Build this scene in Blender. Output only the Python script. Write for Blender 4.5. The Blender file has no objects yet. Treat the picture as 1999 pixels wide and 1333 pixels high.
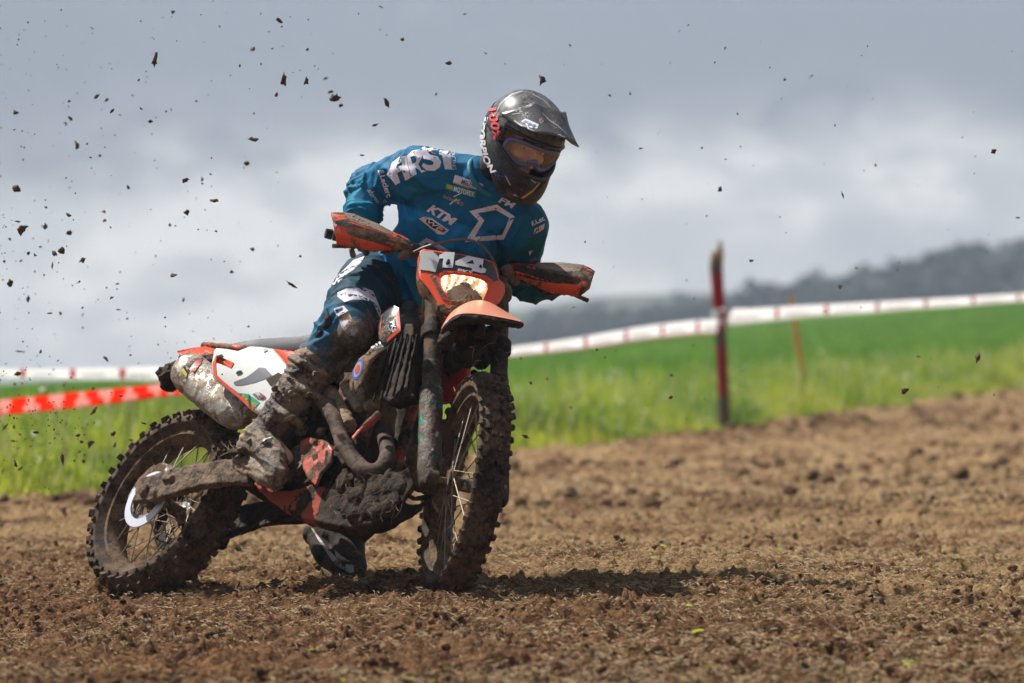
import bpy, bmesh, math, random
import numpy as np
from math import sin, cos, pi, radians
from mathutils import Vector, Matrix, noise
from mathutils.bvhtree import BVHTree
random.seed(7); rng = np.random.default_rng(7)
SC = bpy.context.scene
COL = SC.collection

# ------------------------------------------------------------------ camera
FPX = 11520.0; CH = 0.80            # focal length in pixels of a 1999 px wide frame, camera height
CX, CY = 999.5, 666.5
cam_d = bpy.data.cameras.new('camera'); cam = bpy.data.objects.new('camera', cam_d); COL.objects.link(cam)
cam.location = (0, 0, CH); cam.rotation_euler = (pi/2, 0, 0)
cam_d.sensor_width = 36; cam_d.lens = FPX/1999*36
cam_d.clip_start = .5; cam_d.clip_end = 6000
cam_d.dof.use_dof = True; cam_d.dof.focus_distance = 17.75; cam_d.dof.aperture_fstop = 4.9
SC.camera = cam

# ------------------------------------------------------------------ sun and sky
SUN_DIR = Vector((-0.50, 0.36, 0.80)).normalized()     # towards the sun
sd = bpy.data.lights.new('sun', 'SUN'); sd.energy = 5.0; sd.angle = radians(.55); sd.color = (1, .955, .88)
so = bpy.data.objects.new('sun', sd); COL.objects.link(so)
so.rotation_euler = SUN_DIR.to_track_quat('Z', 'Y').to_euler()
so.location = (-5, 20, 12)
wd = bpy.data.worlds.new('World'); SC.world = wd; wd.use_nodes = True
nt = wd.node_tree; nt.nodes.clear()
def nn(nt, t, **kw):
    n = nt.nodes.new(t)
    for k, v in kw.items(): setattr(n, k, v)
    return n
def mth(nt, op, a, b=None, c=None, clamp=False):
    n = nt.nodes.new('ShaderNodeMath'); n.operation = op; n.use_clamp = clamp
    for i, v in enumerate((a, b, c)):
        if v is None: continue
        if hasattr(v, 'links'): nt.links.new(v, n.inputs[i])
        else: n.inputs[i].default_value = v
    return n.outputs[0]
def mixc(nt, f, a, b, mode='MIX'):
    n = nt.nodes.new('ShaderNodeMix'); n.data_type = 'RGBA'; n.blend_type = mode
    for i, v in ((0, f), (6, a), (7, b)):
        if hasattr(v, 'links'): nt.links.new(v, n.inputs[i])
        elif i == 0: n.inputs[0].default_value = v
        else: n.inputs[i].default_value = (*v, 1)
    return n.outputs[2]
def sstep(nt, x, lo, hi):
    n = nt.nodes.new('ShaderNodeMapRange'); n.interpolation_type = 'SMOOTHSTEP'
    nt.links.new(x, n.inputs[0]); n.inputs[1].default_value = lo; n.inputs[2].default_value = hi
    return n.outputs[0]
L = nt.links.new
sky = nn(nt, 'ShaderNodeTexSky', sky_type='NISHITA', sun_disc=False)
sky.sun_elevation = math.asin(SUN_DIR.z); sky.sun_rotation = math.atan2(SUN_DIR.x, SUN_DIR.y)
tc = nn(nt, 'ShaderNodeTexCoord'); sp = nn(nt, 'ShaderNodeSeparateXYZ'); L(tc.outputs['Generated'], sp.inputs[0])
X, Y, Z = sp.outputs
den = mth(nt, 'MAXIMUM', mth(nt, 'ABSOLUTE', Y), .12)
u = mth(nt, 'MULTIPLY', mth(nt, 'DIVIDE', X, den), 11.5)      # -1..1 over the width of the view
v = mth(nt, 'MULTIPLY', mth(nt, 'DIVIDE', Z, den), 11.5)      # 0 at the horizon, .66 at the top
cb = nn(nt, 'ShaderNodeCombineXYZ'); L(u, cb.inputs[0]); L(mth(nt, 'MULTIPLY', v, 1.9), cb.inputs[1])
n1 = nn(nt, 'ShaderNodeTexNoise'); L(cb.outputs[0], n1.inputs['Vector']); n1.inputs['Scale'].default_value = 1.5
n1.inputs['Detail'].default_value = 4; n1.inputs['Roughness'].default_value = .48; n1.inputs['Distortion'].default_value = .25
n2 = nn(nt, 'ShaderNodeTexNoise'); L(cb.outputs[0], n2.inputs['Vector']); n2.inputs['Scale'].default_value = 4.1
n2.inputs['Detail'].default_value = 5; n2.inputs['Roughness'].default_value = .5
w1 = mth(nt, 'SUBTRACT', n1.outputs[0], .5); w2 = mth(nt, 'SUBTRACT', n2.outputs[0], .5)
vv = mth(nt, 'ADD', v, mth(nt, 'ADD', mth(nt, 'MULTIPLY', w1, .34), mth(nt, 'MULTIPLY', w2, .24)))
# left bank of pale cloud, fading upwards at v=.35; right bank a band
edge = mth(nt, 'SUBTRACT', .345, mth(nt, 'MULTIPLY', u, -.03))
low = sstep(nt, mth(nt, 'SUBTRACT', edge, vv), -.05, .08)
def blob(cu, cv, ru, rv):
    a = mth(nt, 'DIVIDE', mth(nt, 'SUBTRACT', u, cu), ru); b = mth(nt, 'DIVIDE', mth(nt, 'SUBTRACT', vv, cv), rv)
    d = mth(nt, 'ADD', mth(nt, 'MULTIPLY', a, a), mth(nt, 'MULTIPLY', b, b))
    return mth(nt, 'POWER', 2.718, mth(nt, 'MULTIPLY', d, -1))
greyR = blob(.75, .19, .42, .10)
whiteR = blob(.52, .34, .75, .085)
whiteL = blob(-.45, .27, .55, .12)
hl = blob(-.35, .08, .8, .12)
base = mixc(nt, low, (.152, .172, .220), (.470, .484, .495))
base = mixc(nt, mth(nt, 'MULTIPLY', sstep(nt, v, .40, .75), .25), base, (.128, .145, .185))
base = mixc(nt, mth(nt, 'MULTIPLY', sstep(nt, u, -.5, -1.15), mth(nt, 'MULTIPLY', sstep(nt, v, .2, .5), .55)), base, (.098, .110, .142))
base = mixc(nt, mth(nt, 'MULTIPLY', sstep(nt, mth(nt, 'ADD', mth(nt, 'MULTIPLY', n1.outputs[0], .6), mth(nt, 'MULTIPLY', n2.outputs[0], .4)), .52, .64), mth(nt, 'MULTIPLY', sstep(nt, v, .25, .45), .38)), base, (.30, .325, .38))
base = mixc(nt, mth(nt, 'MULTIPLY', greyR, .55), base, (.325, .348, .40))
wf = mth(nt, 'MULTIPLY', mth(nt, 'ADD', mth(nt, 'ADD', whiteL, whiteR), hl), mth(nt, 'MULTIPLY', sstep(nt, n2.outputs[0], .36, .66), 1.45), clamp=True)
base = mixc(nt, mth(nt, 'MULTIPLY', wf, .85), base, (.74, .73, .71))
up = sstep(nt, Z, .08, .6)           # overhead, out of frame: sky darkened to cut the ambient light
base = mixc(nt, mth(nt, 'MULTIPLY', up, .75), base, (.125, .14, .175))
base = mixc(nt, mth(nt, 'MULTIPLY', sstep(nt, Y, .75, .1), .8), base, (.21, .225, .26))       # unseen sky beside and behind the camera, toned to set the fill light
skyc = mixc(nt, 1.0, sky.outputs[0], (.10, .10, .10), 'MULTIPLY')
tot = mixc(nt, .10, base, skyc)
bg = nn(nt, 'ShaderNodeBackground'); L(tot, bg.inputs[0]); bg.inputs[1].default_value = 1.0
wo = nn(nt, 'ShaderNodeOutputWorld'); L(bg.outputs[0], wo.inputs[0])
SC.view_settings.view_transform = 'Standard'; SC.view_settings.look = 'None'
SC.view_settings.exposure = .45; SC.view_settings.gamma = 1

# ------------------------------------------------------------------ pixel rays and the frame of the leaning motorcycle
def ray(px, py): return np.array([(px-CX)/FPX, 1.0, -(py-CY)/FPX])
CAMP = np.array([0, 0, CH])
def P(px, py, Y): return CAMP + ray(px, py)*Y
def Rm(ax, a):
    c, s = cos(a), sin(a)
    return np.array({'x': [[1,0,0],[0,c,-s],[0,s,c]], 'y': [[c,0,s],[0,1,0],[-s,0,c]], 'z': [[c,-s,0],[s,c,0],[0,0,1]]}[ax])
PSI, LAM, PIT, STEER = 49.648, 28.719, 3.296, -29.261
M = Rm('z', -radians(PSI)) @ Rm('y', -radians(PIT)) @ Rm('x', -radians(LAM))   # local x forward, y left, z up; origin rear axle
O = np.array([-1.082, 18.55, .286])
RF, RR = .342, .326
AX = np.array([1.45, 0, 0]); RA = radians(26.5); SA = np.array([-sin(RA), 0, cos(RA)])
def rotv(p, d=STEER):
    p = np.asarray(p, float); d = radians(d)
    return p*cos(d) + np.cross(SA, p)*sin(d) + np.multiply.outer(p @ SA, SA)*(1-cos(d))
def S(p): return rotv(np.asarray(p, float)-AX)+AX          # steered part: straight-ahead local -> local
def w2l(w): return (np.asarray(w)-O) @ M
def l2w(p): return np.asarray(p) @ M.T + O
def isect(px, py, n, p0):        # local point where the view ray meets a local plane
    d = ray(px, py) @ M; c = w2l(CAMP); t = np.dot(n, np.asarray(p0)-c)/np.dot(n, d)
    return c+d*t
def LB(px, py, y): return isect(px, py, np.array([0,1.,0]), np.array([0, y, 0]))
def LS(px, py, n, p0): return isect(px, py, rotv(n), S(p0))
def LSi(px, py, n, p0): return rotv(LS(px, py, n, p0)-AX, -STEER)+AX        # back to straight-ahead coords

# ------------------------------------------------------------------ ground shape
rc = l2w((0, 0, -RR-.01)); fc = S((1.48, 0, -RF-.004)); fc = l2w(fc)
ft = P(672, 1126, 18.72)
A3 = np.array([[rc[0], rc[1], 1], [fc[0], fc[1], 1], [ft[0], ft[1], 1]])
PL = np.linalg.solve(A3, np.array([rc[2]-.0, fc[2]-.0, ft[2]-.0]))
def edge_line(x):                 # Y of the dirt / grass boundary
    xs = [-6, -2.55, -.9, 0.0, 1.66, 5.9, 9]; ys = [20, 29, 37, 42, 46, 66, 82]
    return np.interp(x, xs, ys)
def ground_z(x, y):
    x = np.asarray(x, float); y = np.asarray(y, float)
    g = np.exp(-(((x+.6)/2.0)**2+((y-18)/3.2)**2))
    pl = np.clip(PL[0]*x+PL[1]*y+PL[2], -.12, .14)
    z = g*pl
    f = np.clip((y-24)/176, 0, 1.2)
    z = z + f*(x*.095+.42)
    return z

# ------------------------------------------------------------------ materials
MATS = {}
def newmat(name):
    m = bpy.data.materials.new(name); m.use_nodes = True; nt = m.node_tree; nt.nodes.clear()
    b = nn(nt, 'ShaderNodeBsdfPrincipled'); o = nn(nt, 'ShaderNodeOutputMaterial'); nt.links.new(b.outputs[0], o.inputs[0])
    MATS[name] = m
    return m, nt, b
def tnoise(nt, vec, scale, detail=4, rough=.55, dist=0):
    n = nn(nt, 'ShaderNodeTexNoise'); nt.links.new(vec, n.inputs['Vector']); n.inputs['Scale'].default_value = scale
    n.inputs['Detail'].default_value = detail; n.inputs['Roughness'].default_value = rough; n.inputs['Distortion'].default_value = dist
    return n.outputs[0]
def bump(nt, h, strength, dist, b):
    n = nn(nt, 'ShaderNodeBump'); n.inputs['Strength'].default_value = strength; n.inputs['Distance'].default_value = dist
    nt.links.new(h, n.inputs['Height']); nt.links.new(n.outputs[0], b.inputs['Normal'])
MUD_L, MUD_D = (.235, .155, .096), (.050, .032, .020)
def mudcolor(nt, vec, light=MUD_L, dark=MUD_D):
    a = tnoise(nt, vec, 14, 5, .6); c = tnoise(nt, vec, 90, 3, .6)
    f = mth(nt, 'ADD', mth(nt, 'MULTIPLY', a, .75), mth(nt, 'MULTIPLY', c, .4))
    return mixc(nt, sstep(nt, f, .42, .72), dark, light), mth(nt, 'ADD', a, mth(nt, 'MULTIPLY', c, .35))
def mat_mud(name, light=MUD_L, dark=MUD_D, rough=.8, bs=.55):
    m, nt, b = newmat(name); t = nn(nt, 'ShaderNodeTexCoord').outputs['Object']
    c, h = mudcolor(nt, t, light, dark); nt.links.new(c, b.inputs['Base Color'])
    nt.links.new(mth(nt, 'ADD', mth(nt, 'MULTIPLY', h, .5), rough-.35), b.inputs['Roughness'])
    bump(nt, tnoise(nt, t, 160, 5, .65), bs, .006, b); b.inputs['Specular IOR Level'].default_value = .12 if rough > .58 else .35
    return m
def mat_dirty(name, col, amount=.5, rough=.4, scale=9., metallic=0, light=MUD_L, dark=MUD_D, spec=.5, vcol=False, specks=.35, weave=False, soft=.05):
    """painted / plastic / cloth surface with patches and specks of mud; amount 0..1"""
    m, nt, b = newmat(name); t = nn(nt, 'ShaderNodeTexCoord').outputs['Object']
    mc, mh = mudcolor(nt, t, light, dark)
    if vcol:
        at = nn(nt, 'ShaderNodeAttribute', attribute_name='Col'); base = at.outputs['Color']; am = at.outputs['Alpha']
    else: base = col; am = None
    p = tnoise(nt, t, scale, 6, .62, .3); q = tnoise(nt, t, scale*9, 3, .6)
    f = mth(nt, 'ADD', mth(nt, 'MULTIPLY', p, .8), mth(nt, 'MULTIPLY', q, .2))
    if am is not None:       # alpha of the colour layer = how muddy this spot is
        f = mth(nt, 'ADD', f, mth(nt, 'MULTIPLY', mth(nt, 'SUBTRACT', am, .5), .6))
        thr = .5
    else: thr = .5+(.5-amount)*.42
    mask = sstep(nt, f, thr-soft, thr+soft)
    sp_ = sstep(nt, tnoise(nt, t, 85, 2, .5), .68, .72); mask = mth(nt, 'MAXIMUM', mask, mth(nt, 'MULTIPLY', sp_, specks))
    film = mth(nt, 'MULTIPLY', p, .04 if vcol else .26*amount+.04)
    basef = mixc(nt, film, base, (.20, .155, .115))
    c = mixc(nt, mask, basef, mc); nt.links.new(c, b.inputs['Base Color'])
    r = mth(nt, 'ADD', mth(nt, 'MULTIPLY', mask, .85-rough), rough); nt.links.new(r, b.inputs['Roughness'])
    if metallic: nt.links.new(mth(nt, 'MULTIPLY', mth(nt, 'SUBTRACT', 1, mask), metallic), b.inputs['Metallic'])
    sp0 = .12 if vcol else spec; nt.links.new(mth(nt, 'ADD', sp0, mth(nt, 'MULTIPLY', mask, .08-sp0)), b.inputs['Specular IOR Level'])
    h = mth(nt, 'ADD', mth(nt, 'MULTIPLY', mask, .6), mth(nt, 'MULTIPLY', mth(nt, 'MULTIPLY', mh, mask), .6))
    if weave: h = mth(nt, 'ADD', h, mth(nt, 'MULTIPLY', tnoise(nt, t, 45, 4, .6), .35))
    bump(nt, h, .45, .004, b)
    return m
def mat_plain(name, col, rough=.5, metallic=0, spec=.5, var=.15, sc=30):
    m, nt, b = newmat(name); t = nn(nt, 'ShaderNodeTexCoord').outputs['Object']
    n = tnoise(nt, t, sc, 4, .6); c = mixc(nt, mth(nt, 'MULTIPLY', n, var*2), col, tuple(x*.5 for x in col)); nt.links.new(c, b.inputs['Base Color'])
    b.inputs['Roughness'].default_value = rough; b.inputs['Metallic'].default_value = metallic; b.inputs['Specular IOR Level'].default_value = spec
    return m
ORANGE = (.80, .085, .022)
m_mud = mat_mud('dried mud'); m_muddark = mat_mud('wet dark mud', (.060, .038, .023), (.013, .009, .006), .6)
m_mudlight = mat_mud('pale dried clay', (.36, .26, .17), (.10, .066, .042), .85)
m_tyre = mat_mud('muddy tyre rubber', (.150, .098, .062), (.022, .016, .012), .75, .4)
m_orange = mat_dirty('orange plastic', ORANGE, .42, .32)
m_orange_clean = mat_dirty('orange plastic lightly soiled', ORANGE, .12, .28, specks=.5)
m_orange_mud = mat_dirty('orange plastic under mud', (.62, .07, .02), .66, .4)
m_black = mat_dirty('black plastic soiled', (.018, .018, .020), .50, .35)
m_blackc = mat_dirty('black plastic', (.014, .014, .016), .15, .35)
m_white = mat_dirty('white plastic soiled', (.74, .74, .72), .16, .35, light=(.42, .34, .27), dark=(.25, .19, .14))
m_guard = mat_plain('translucent white guard ring', (.72, .76, .84), .3)
m_metal = mat_dirty('soiled alloy', (.45, .44, .42), .55, .38, metallic=.9)
m_metalc = mat_dirty('alloy with mud film', (.62, .58, .52), .42, .36, scale=14, metallic=.85, light=(.40, .33, .26), dark=(.13, .10, .075))
m_spoke = mat_plain('spoke steel', (.26, .21, .155), .5, .3)
m_seat = mat_dirty('grey seat cover', (.10, .105, .115), .3, .55, weave=True)
m_red = mat_dirty('red painted wood', (.33, .018, .022), .25, .8, scale=16)
m_hose = mat_plain('rubber hose', (.14, .115, .09), .5)
m_lettwhite = mat_dirty('white print', (.78, .76, .84), .06, .6, scale=20, specks=.9, weave=True)
m_letplain = mat_plain('white lettering', (.85, .85, .88), .5, var=.2, sc=60)
m_letmuted = mat_plain('dusty lettering', (.36, .33, .30), .6, var=.5, sc=90)
m_letblack = mat_plain('black lettering', (.012, .012, .016), .5)
m_letred = mat_plain('red lettering', (.50, .012, .02), .5)
m_letblue = mat_plain('blue lettering', (.02, .08, .42), .5)
m_letgreen = mat_plain('green print', (.03, .36, .20), .5)
m_letyel = mat_plain('yellow print', (.62, .48, .05), .5)
m_letpink = mat_plain('coral lettering', (.85, .10, .10), .45)
m_letgold = mat_plain('gold print', (.50, .30, .04), .5)
m_letgrey = mat_plain('grey print', (.17, .175, .19), .4)
m_navy = mat_plain('navy strap', (.012, .014, .045), .7)

# ------------------------------------------------------------------ mesh helpers
class G:
    def __init__(s): s.v = []; s.f = []
    def add(s, vs, fs):
        n = len(s.v); s.v.extend([tuple(map(float, x)) for x in vs]); s.f.extend([tuple(n+i for i in f) for f in fs]); return s
    def box(s, c, size, R=None):
        h = np.array(size)/2; c = np.array(c, float)
        vs = [np.array((a, b, d))*h for a in (-1, 1) for b in (-1, 1) for d in (-1, 1)]
        if R is not None: vs = [R @ x for x in vs]
        return s.add([c+x for x in vs], [(0,1,3,2), (4,6,7,5), (0,4,5,1), (2,3,7,6), (0,2,6,4), (1,5,7,3)])
    def tube(s, pts, r, seg=14, caps=True, sub=0):
        pts = [np.array(p, float) for p in pts]
        rs = list(r) if hasattr(r, '__len__') else [r]*len(pts)
        if sub: pts, rs = spline(pts, rs, sub)
        n = len(pts); rings = []; t0 = None; up = None
        for i in range(n):
            t = pts[min(i+1, n-1)]-pts[max(i-1, 0)]; t = t/(np.linalg.norm(t)+1e-12)
            if up is None:
                up = np.cross(t, [0, 0, 1.]); up = up if np.linalg.norm(up) > .1 else np.cross(t, [0, 1., 0])
            up = up-t*np.dot(up, t); up /= np.linalg.norm(up); w = np.cross(t, up)
            rings.append([pts[i]+rs[i]*(cos(a)*up+sin(a)*w) for a in np.linspace(0, 2*pi, seg, endpoint=False)])
        vs = [x for q in rings for x in q]; fs = []
        for i in range(n-1):
            for j in range(seg):
                k = (j+1) % seg; fs.append((i*seg+j, (i+1)*seg+j, (i+1)*seg+k, i*seg+k))
        if caps:
            fs.append(tuple(range(seg))); fs.append(tuple((n-1)*seg+j for j in reversed(range(seg))))
        return s.add(vs, fs)
    def cap(s, a, b, ra, rb, seg=14):        # capsule with tapered radius
        a = np.array(a, float); b = np.array(b, float); d = b-a; l = np.linalg.norm(d)+1e-9; d = d/l
        pts, rs = [], []
        for t in np.linspace(-pi/2, 0, 5): pts.append(a+d*ra*sin(t)); rs.append(max(ra*cos(t), ra*.02))
        for t in np.linspace(0, pi/2, 5): pts.append(b+d*rb*sin(t)); rs.append(max(rb*cos(t), rb*.02))
        return s.tube(pts, rs, seg)
    def chain(s, pts, rs, seg=14):
        for i in range(len(pts)-1): s.cap(pts[i], pts[i+1], rs[i], rs[i+1], seg)
        return s
    def ell(s, c, ax, nu=16, nv=10):         # ellipsoid, ax = 3 axis vectors
        c = np.array(c, float); ax = np.array(ax, float); vs = []; fs = []
        for i in range(nv+1):
            th = pi*i/nv
            for j in range(nu):
                ph = 2*pi*j/nu; q = np.array((sin(th)*cos(ph), sin(th)*sin(ph), cos(th))); vs.append(c+q @ ax)
        for i in range(nv):
            for j in range(nu):
                k = (j+1) % nu; fs.append((i*nu+j, (i+1)*nu+j, (i+1)*nu+k, i*nu+k))
        return s.add(vs, fs)
    def plate(s, poly, th):                  # closed outline extruded by vector th (centred)
        poly = [np.array(p, float) for p in poly]; th = np.array(th, float)/2; n = len(poly)
        vs = [p-th for p in poly]+[p+th for p in poly]
        fs = [tuple(reversed(range(n))), tuple(range(n, 2*n))]+[(i, (i+1) % n, n+(i+1) % n, n+i) for i in range(n)]
        return s.add(vs, fs)
    def loft(s, rings, close=True, caps=True):
        m = len(rings[0]); vs = [x for r in rings for x in r]; fs = []
        for i in range(len(rings)-1):
            for j in range(m if close else m-1):
                k = (j+1) % m; fs.append((i*m+j, (i+1)*m+j, (i+1)*m+k, i*m+k))
        if caps and close: fs.append(tuple(range(m))); fs.append(tuple((len(rings)-1)*m+j for j in reversed(range(m))))
        return s.add(vs, fs)
def spline(pts, rs, sub):
    out, ro = [], []; n = len(pts)
    for i in range(n-1):
        p0, p1, p2, p3 = pts[max(i-1, 0)], pts[i], pts[i+1], pts[min(i+2, n-1)]
        for k in range(sub):
            t = k/sub
            out.append(.5*((2*p1)+(-p0+p2)*t+(2*p0-5*p1+4*p2-p3)*t*t+(-p0+3*p1-3*p2+p3)*t**3)); ro.append(rs[i]*(1-t)+rs[i+1]*t)
    out.append(pts[-1]); ro.append(rs[-1]); return out, ro

def link_mesh(me, name, mat, parent=None):
    o = bpy.data.objects.new(name, me); COL.objects.link(o)
    if mat is not None:
        for m_ in (mat if isinstance(mat, (list, tuple)) else [mat]): me.materials.append(m_)
    if parent is not None: o.parent = parent
    return o
def fix_normals(me):
    bm = bmesh.new(); bm.from_mesh(me); bmesh.ops.recalc_face_normals(bm, faces=bm.faces); bm.to_mesh(me); bm.free()
def build(name, g, mat, parent=None, xf=None, smooth=35, bevel=0, fixn=True):
    """xf: function taking an (n,3) array to the parent's coordinates"""
    me = bpy.data.meshes.new(name); v = np.array(g.v, float)
    if xf is not None: v = xf(v)
    me.from_pydata(v.tolist(), [], g.f); me.update()
    if fixn: fix_normals(me)
    if smooth:
        me.shade_smooth(); me.set_sharp_from_angle(angle=radians(smooth))
    o = link_mesh(me, name, mat, parent)
    if bevel:
        b = o.modifiers.new('bevel', 'BEVEL'); b.width = bevel; b.segments = 2; b.limit_method = 'ANGLE'; b.angle_limit = radians(40)
    return o
def nzs(co, freq, seed=0., oct=3):
    return np.array([noise.fractal(Vector((float(c[0])*freq+seed, float(c[1])*freq+seed*.7, float(c[2])*freq)), .9, 2.1, oct) for c in co])
def organic(name, g, mat, parent=None, xf=None, voxel=.006, smooth=4, amp=.003, freq=35, seed=0., disp=None, factor=.6):
    me = bpy.data.meshes.new('tmp'); v = np.array(g.v, float)
    if xf is not None: v = xf(v)
    me.from_pydata(v.tolist(), [], g.f); me.update(); fix_normals(me)
    o = bpy.data.objects.new('tmp', me); COL.objects.link(o)
    r = o.modifiers.new('r', 'REMESH'); r.mode = 'VOXEL'; r.voxel_size = voxel
    if smooth:
        sm = o.modifiers.new('s', 'SMOOTH'); sm.factor = factor; sm.iterations = smooth
    dg = bpy.context.evaluated_depsgraph_get(); ev = o.evaluated_get(dg)
    m2 = bpy.data.meshes.new_from_object(ev); bpy.data.objects.remove(o); bpy.data.meshes.remove(me)
    m2.name = name; n = len(m2.vertices)
    co = np.empty(n*3); m2.vertices.foreach_get('co', co); co = co.reshape(-1, 3)
    no = np.array([tuple(x.vector) for x in m2.vertex_normals])
    d = np.zeros(n)
    if amp: d += amp*nzs(co, freq, seed)
    if disp is not None: d += disp(co, no)
    co = co+no*d[:, None]
    m2.vertices.foreach_set('co', co.ravel()); m2.update(); m2.shade_smooth()
    m2.materials.clear()
    return link_mesh(m2, name, mat, parent)
def tag(o, label=None, cat=None, group=None, kind=None):
    if label: o['label'] = label
    if cat: o['category'] = cat
    if group: o['group'] = group
    if kind: o['kind'] = kind
    return o
def empty(name, R, loc):
    o = bpy.data.objects.new(name, None); COL.objects.link(o); o.empty_display_size = .2
    o.matrix_world = Matrix.Translation(Vector(loc)) @ Matrix(R.tolist()).to_4x4()
    return o
class Frame:                  # world <-> coordinates of a root object
    def __init__(s, R, loc): s.R = np.array(R); s.loc = np.array(loc)
    def inv(s, w): return (np.asarray(w)-s.loc) @ s.R
def bvh_of(obs, frame=None):
    vs, fs = [], []
    for o in obs:
        n = len(vs); me = o.data
        co = np.empty(len(me.vertices)*3); me.vertices.foreach_get('co', co); co = co.reshape(-1, 3)
        if frame is not None: co = co @ frame.R.T + frame.loc
        vs.extend(co.tolist()); fs.extend([tuple(n+i for i in p.vertices) for p in me.polygons])
    return BVHTree.FromPolygons(vs, fs)
def subdiv(bm, maxlen):
    for _ in range(6):
        es = [e for e in bm.edges if e.calc_length() > maxlen]
        if not es: break
        bmesh.ops.subdivide_edges(bm, edges=es, cuts=1); bmesh.ops.triangulate(bm, faces=bm.faces)
def proj_mesh(me_v, me_f, mapf, bvh, off, name, mat, parent, frame):
    out = []; last = None; depth = []
    hits = []
    for (x, y) in me_v:
        px, py = mapf(x, y); d = ray(px, py); d = Vector(d/np.linalg.norm(d)); h = bvh.ray_cast(Vector(CAMP), d)
        hits.append((h, d)); 
        if h[0] is not None: depth.append(h[3])
    if not depth: return None
    md = float(np.median(depth))
    for h, d in hits:
        if h[0] is not None and abs(h[3]-md) < .16: n = h[1] if h[1].dot(d) < 0 else -h[1]; out.append(h[0]+n*off)
        else:
            q = Vector(CAMP)+d*md; r = bvh.find_nearest(q); n = r[1] if r[1].dot(d) < 0 else -r[1]
            out.append(r[0]+n*off)
    v = np.array([tuple(p) for p in out])
    if frame is not None: v = frame.inv(v)
    me = bpy.data.meshes.new(name); me.from_pydata(v.tolist(), [], me_f); me.update(); me.shade_smooth()
    return link_mesh(me, name, mat, parent)
def quadmap(q, x0, y0, w, h):
    (a, b, c, d) = [np.array(p, float) for p in q]       # tl tr br bl
    def f(x, y):
        s = (x-x0)/w; t = (y-y0)/h
        p = (d*(1-s)+c*s)*(1-t)+(a*(1-s)+b*s)*t
        return p
    return f
def text_geo(s, bold=.0, shear=0., spacing=1.):
    cu = bpy.data.curves.new('t', 'FONT'); cu.body = s; cu.size = 1; cu.offset = bold; cu.shear = shear; cu.space_character = spacing; cu.resolution_u = 3
    o = bpy.data.objects.new('t', cu); COL.objects.link(o)
    dg = bpy.context.evaluated_depsgraph_get(); me = bpy.data.meshes.new_from_object(o.evaluated_get(dg))
    bpy.data.objects.remove(o); bpy.data.curves.remove(cu)
    return me
def decal_text(s, quad, bvh, mat, parent, frame, name='lettering', off=.002, bold=.02, shear=0., maxlen=.09, spacing=1., mapf=None):
    me = text_geo(s, bold, shear, spacing); bm = bmesh.new(); bm.from_mesh(me); bpy.data.meshes.remove(me)
    bmesh.ops.triangulate(bm, faces=bm.faces); subdiv(bm, maxlen*max(1, len(s)/5))
    v = [(p.co.x, p.co.y) for p in bm.verts]; f = [tuple(x.index for x in q.verts) for q in bm.faces]; bm.free()
    a = np.array(v); x0, y0 = a.min(0); w, h = a.max(0)-a.min(0)
    return proj_mesh(v, f, mapf(x0, y0, w, h) if mapf else quadmap(quad, x0, y0, w, h), bvh, off, name, mat, parent, frame)
def decal_poly(loops, bvh, mat, parent, frame, name='graphic', off=.0028, maxlen=7.):
    """filled outline(s) in photo pixels laid on a surface; several loops = outline with holes"""
    bm = bmesh.new()
    if not hasattr(loops[0][0], '__len__'): loops = [loops]
    es = []
    for lp in loops:
        vs = [bm.verts.new((p[0], p[1], 0)) for p in lp]
        for i in range(len(vs)): es.append(bm.edges.new((vs[i], vs[(i+1) % len(vs)])))
    bmesh.ops.triangle_fill(bm, use_beauty=True, edges=es); subdiv(bm, maxlen)
    bm.verts.index_update()
    v = [(p.co.x, p.co.y) for p in bm.verts]; f = [tuple(x.index for x in q.verts) for q in bm.faces]; bm.free()
    if not f: return None
    return proj_mesh(v, f, lambda x, y: (x, y), bvh, off, name, mat, parent, frame)
def band(pts, w):            # stroke along pixel points -> outline
    pts = [np.array(p, float) for p in pts]; a, b = [], []
    for i in range(len(pts)):
        t = pts[min(i+1, len(pts)-1)]-pts[max(i-1, 0)]; t /= np.linalg.norm(t); n = np.array([-t[1], t[0]])*w/2
        a.append(pts[i]+n); b.append(pts[i]-n)
    return [tuple(p) for p in a+b[::-1]]

# ================================================================== GROUND, FIELD, HILLS
def grid_mesh(name, xs, ys, zf, mat):
    Xg, Yg = np.meshgrid(xs, ys); Zg = zf(Xg, Yg); nx, ny = len(xs), len(ys)
    v = np.stack([Xg.ravel(), Yg.ravel(), Zg.ravel()], 1)
    i = np.arange(ny-1)[:, None]*nx+np.arange(nx-1)[None, :]; i = i.ravel()
    f = np.stack([i, i+1, i+nx+1, i+nx], 1)
    me = bpy.data.meshes.new(name); me.vertices.add(len(v)); me.vertices.foreach_set('co', v.ravel())
    me.loops.add(f.size); me.loops.foreach_set('vertex_index', f.ravel())
    me.polygons.add(len(f)); me.polygons.foreach_set('loop_start', np.arange(len(f))*4); me.update(calc_edges=True); me.shade_smooth()
    return link_mesh(me, name, mat)
def vnoise(x, y, seed=0):              # vectorised value noise
    x = x+seed*17.3; y = y-seed*9.1
    xi = np.floor(x).astype(np.int64); yi = np.floor(y).astype(np.int64); fx = x-xi; fy = y-yi
    fx = fx*fx*(3-2*fx); fy = fy*fy*(3-2*fy)
    def hsh(a, b):
        n = (a*374761393+b*668265263+seed*1442695) & 0xffffffff; n = ((n ^ (n >> 13))*1274126177) & 0xffffffff
        return ((n ^ (n >> 16)) & 0xffff)/65535.
    a = hsh(xi, yi); b = hsh(xi+1, yi); c = hsh(xi, yi+1); d = hsh(xi+1, yi+1)
    return (a*(1-fx)+b*fx)*(1-fy)+(c*(1-fx)+d*fx)*fy
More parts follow.
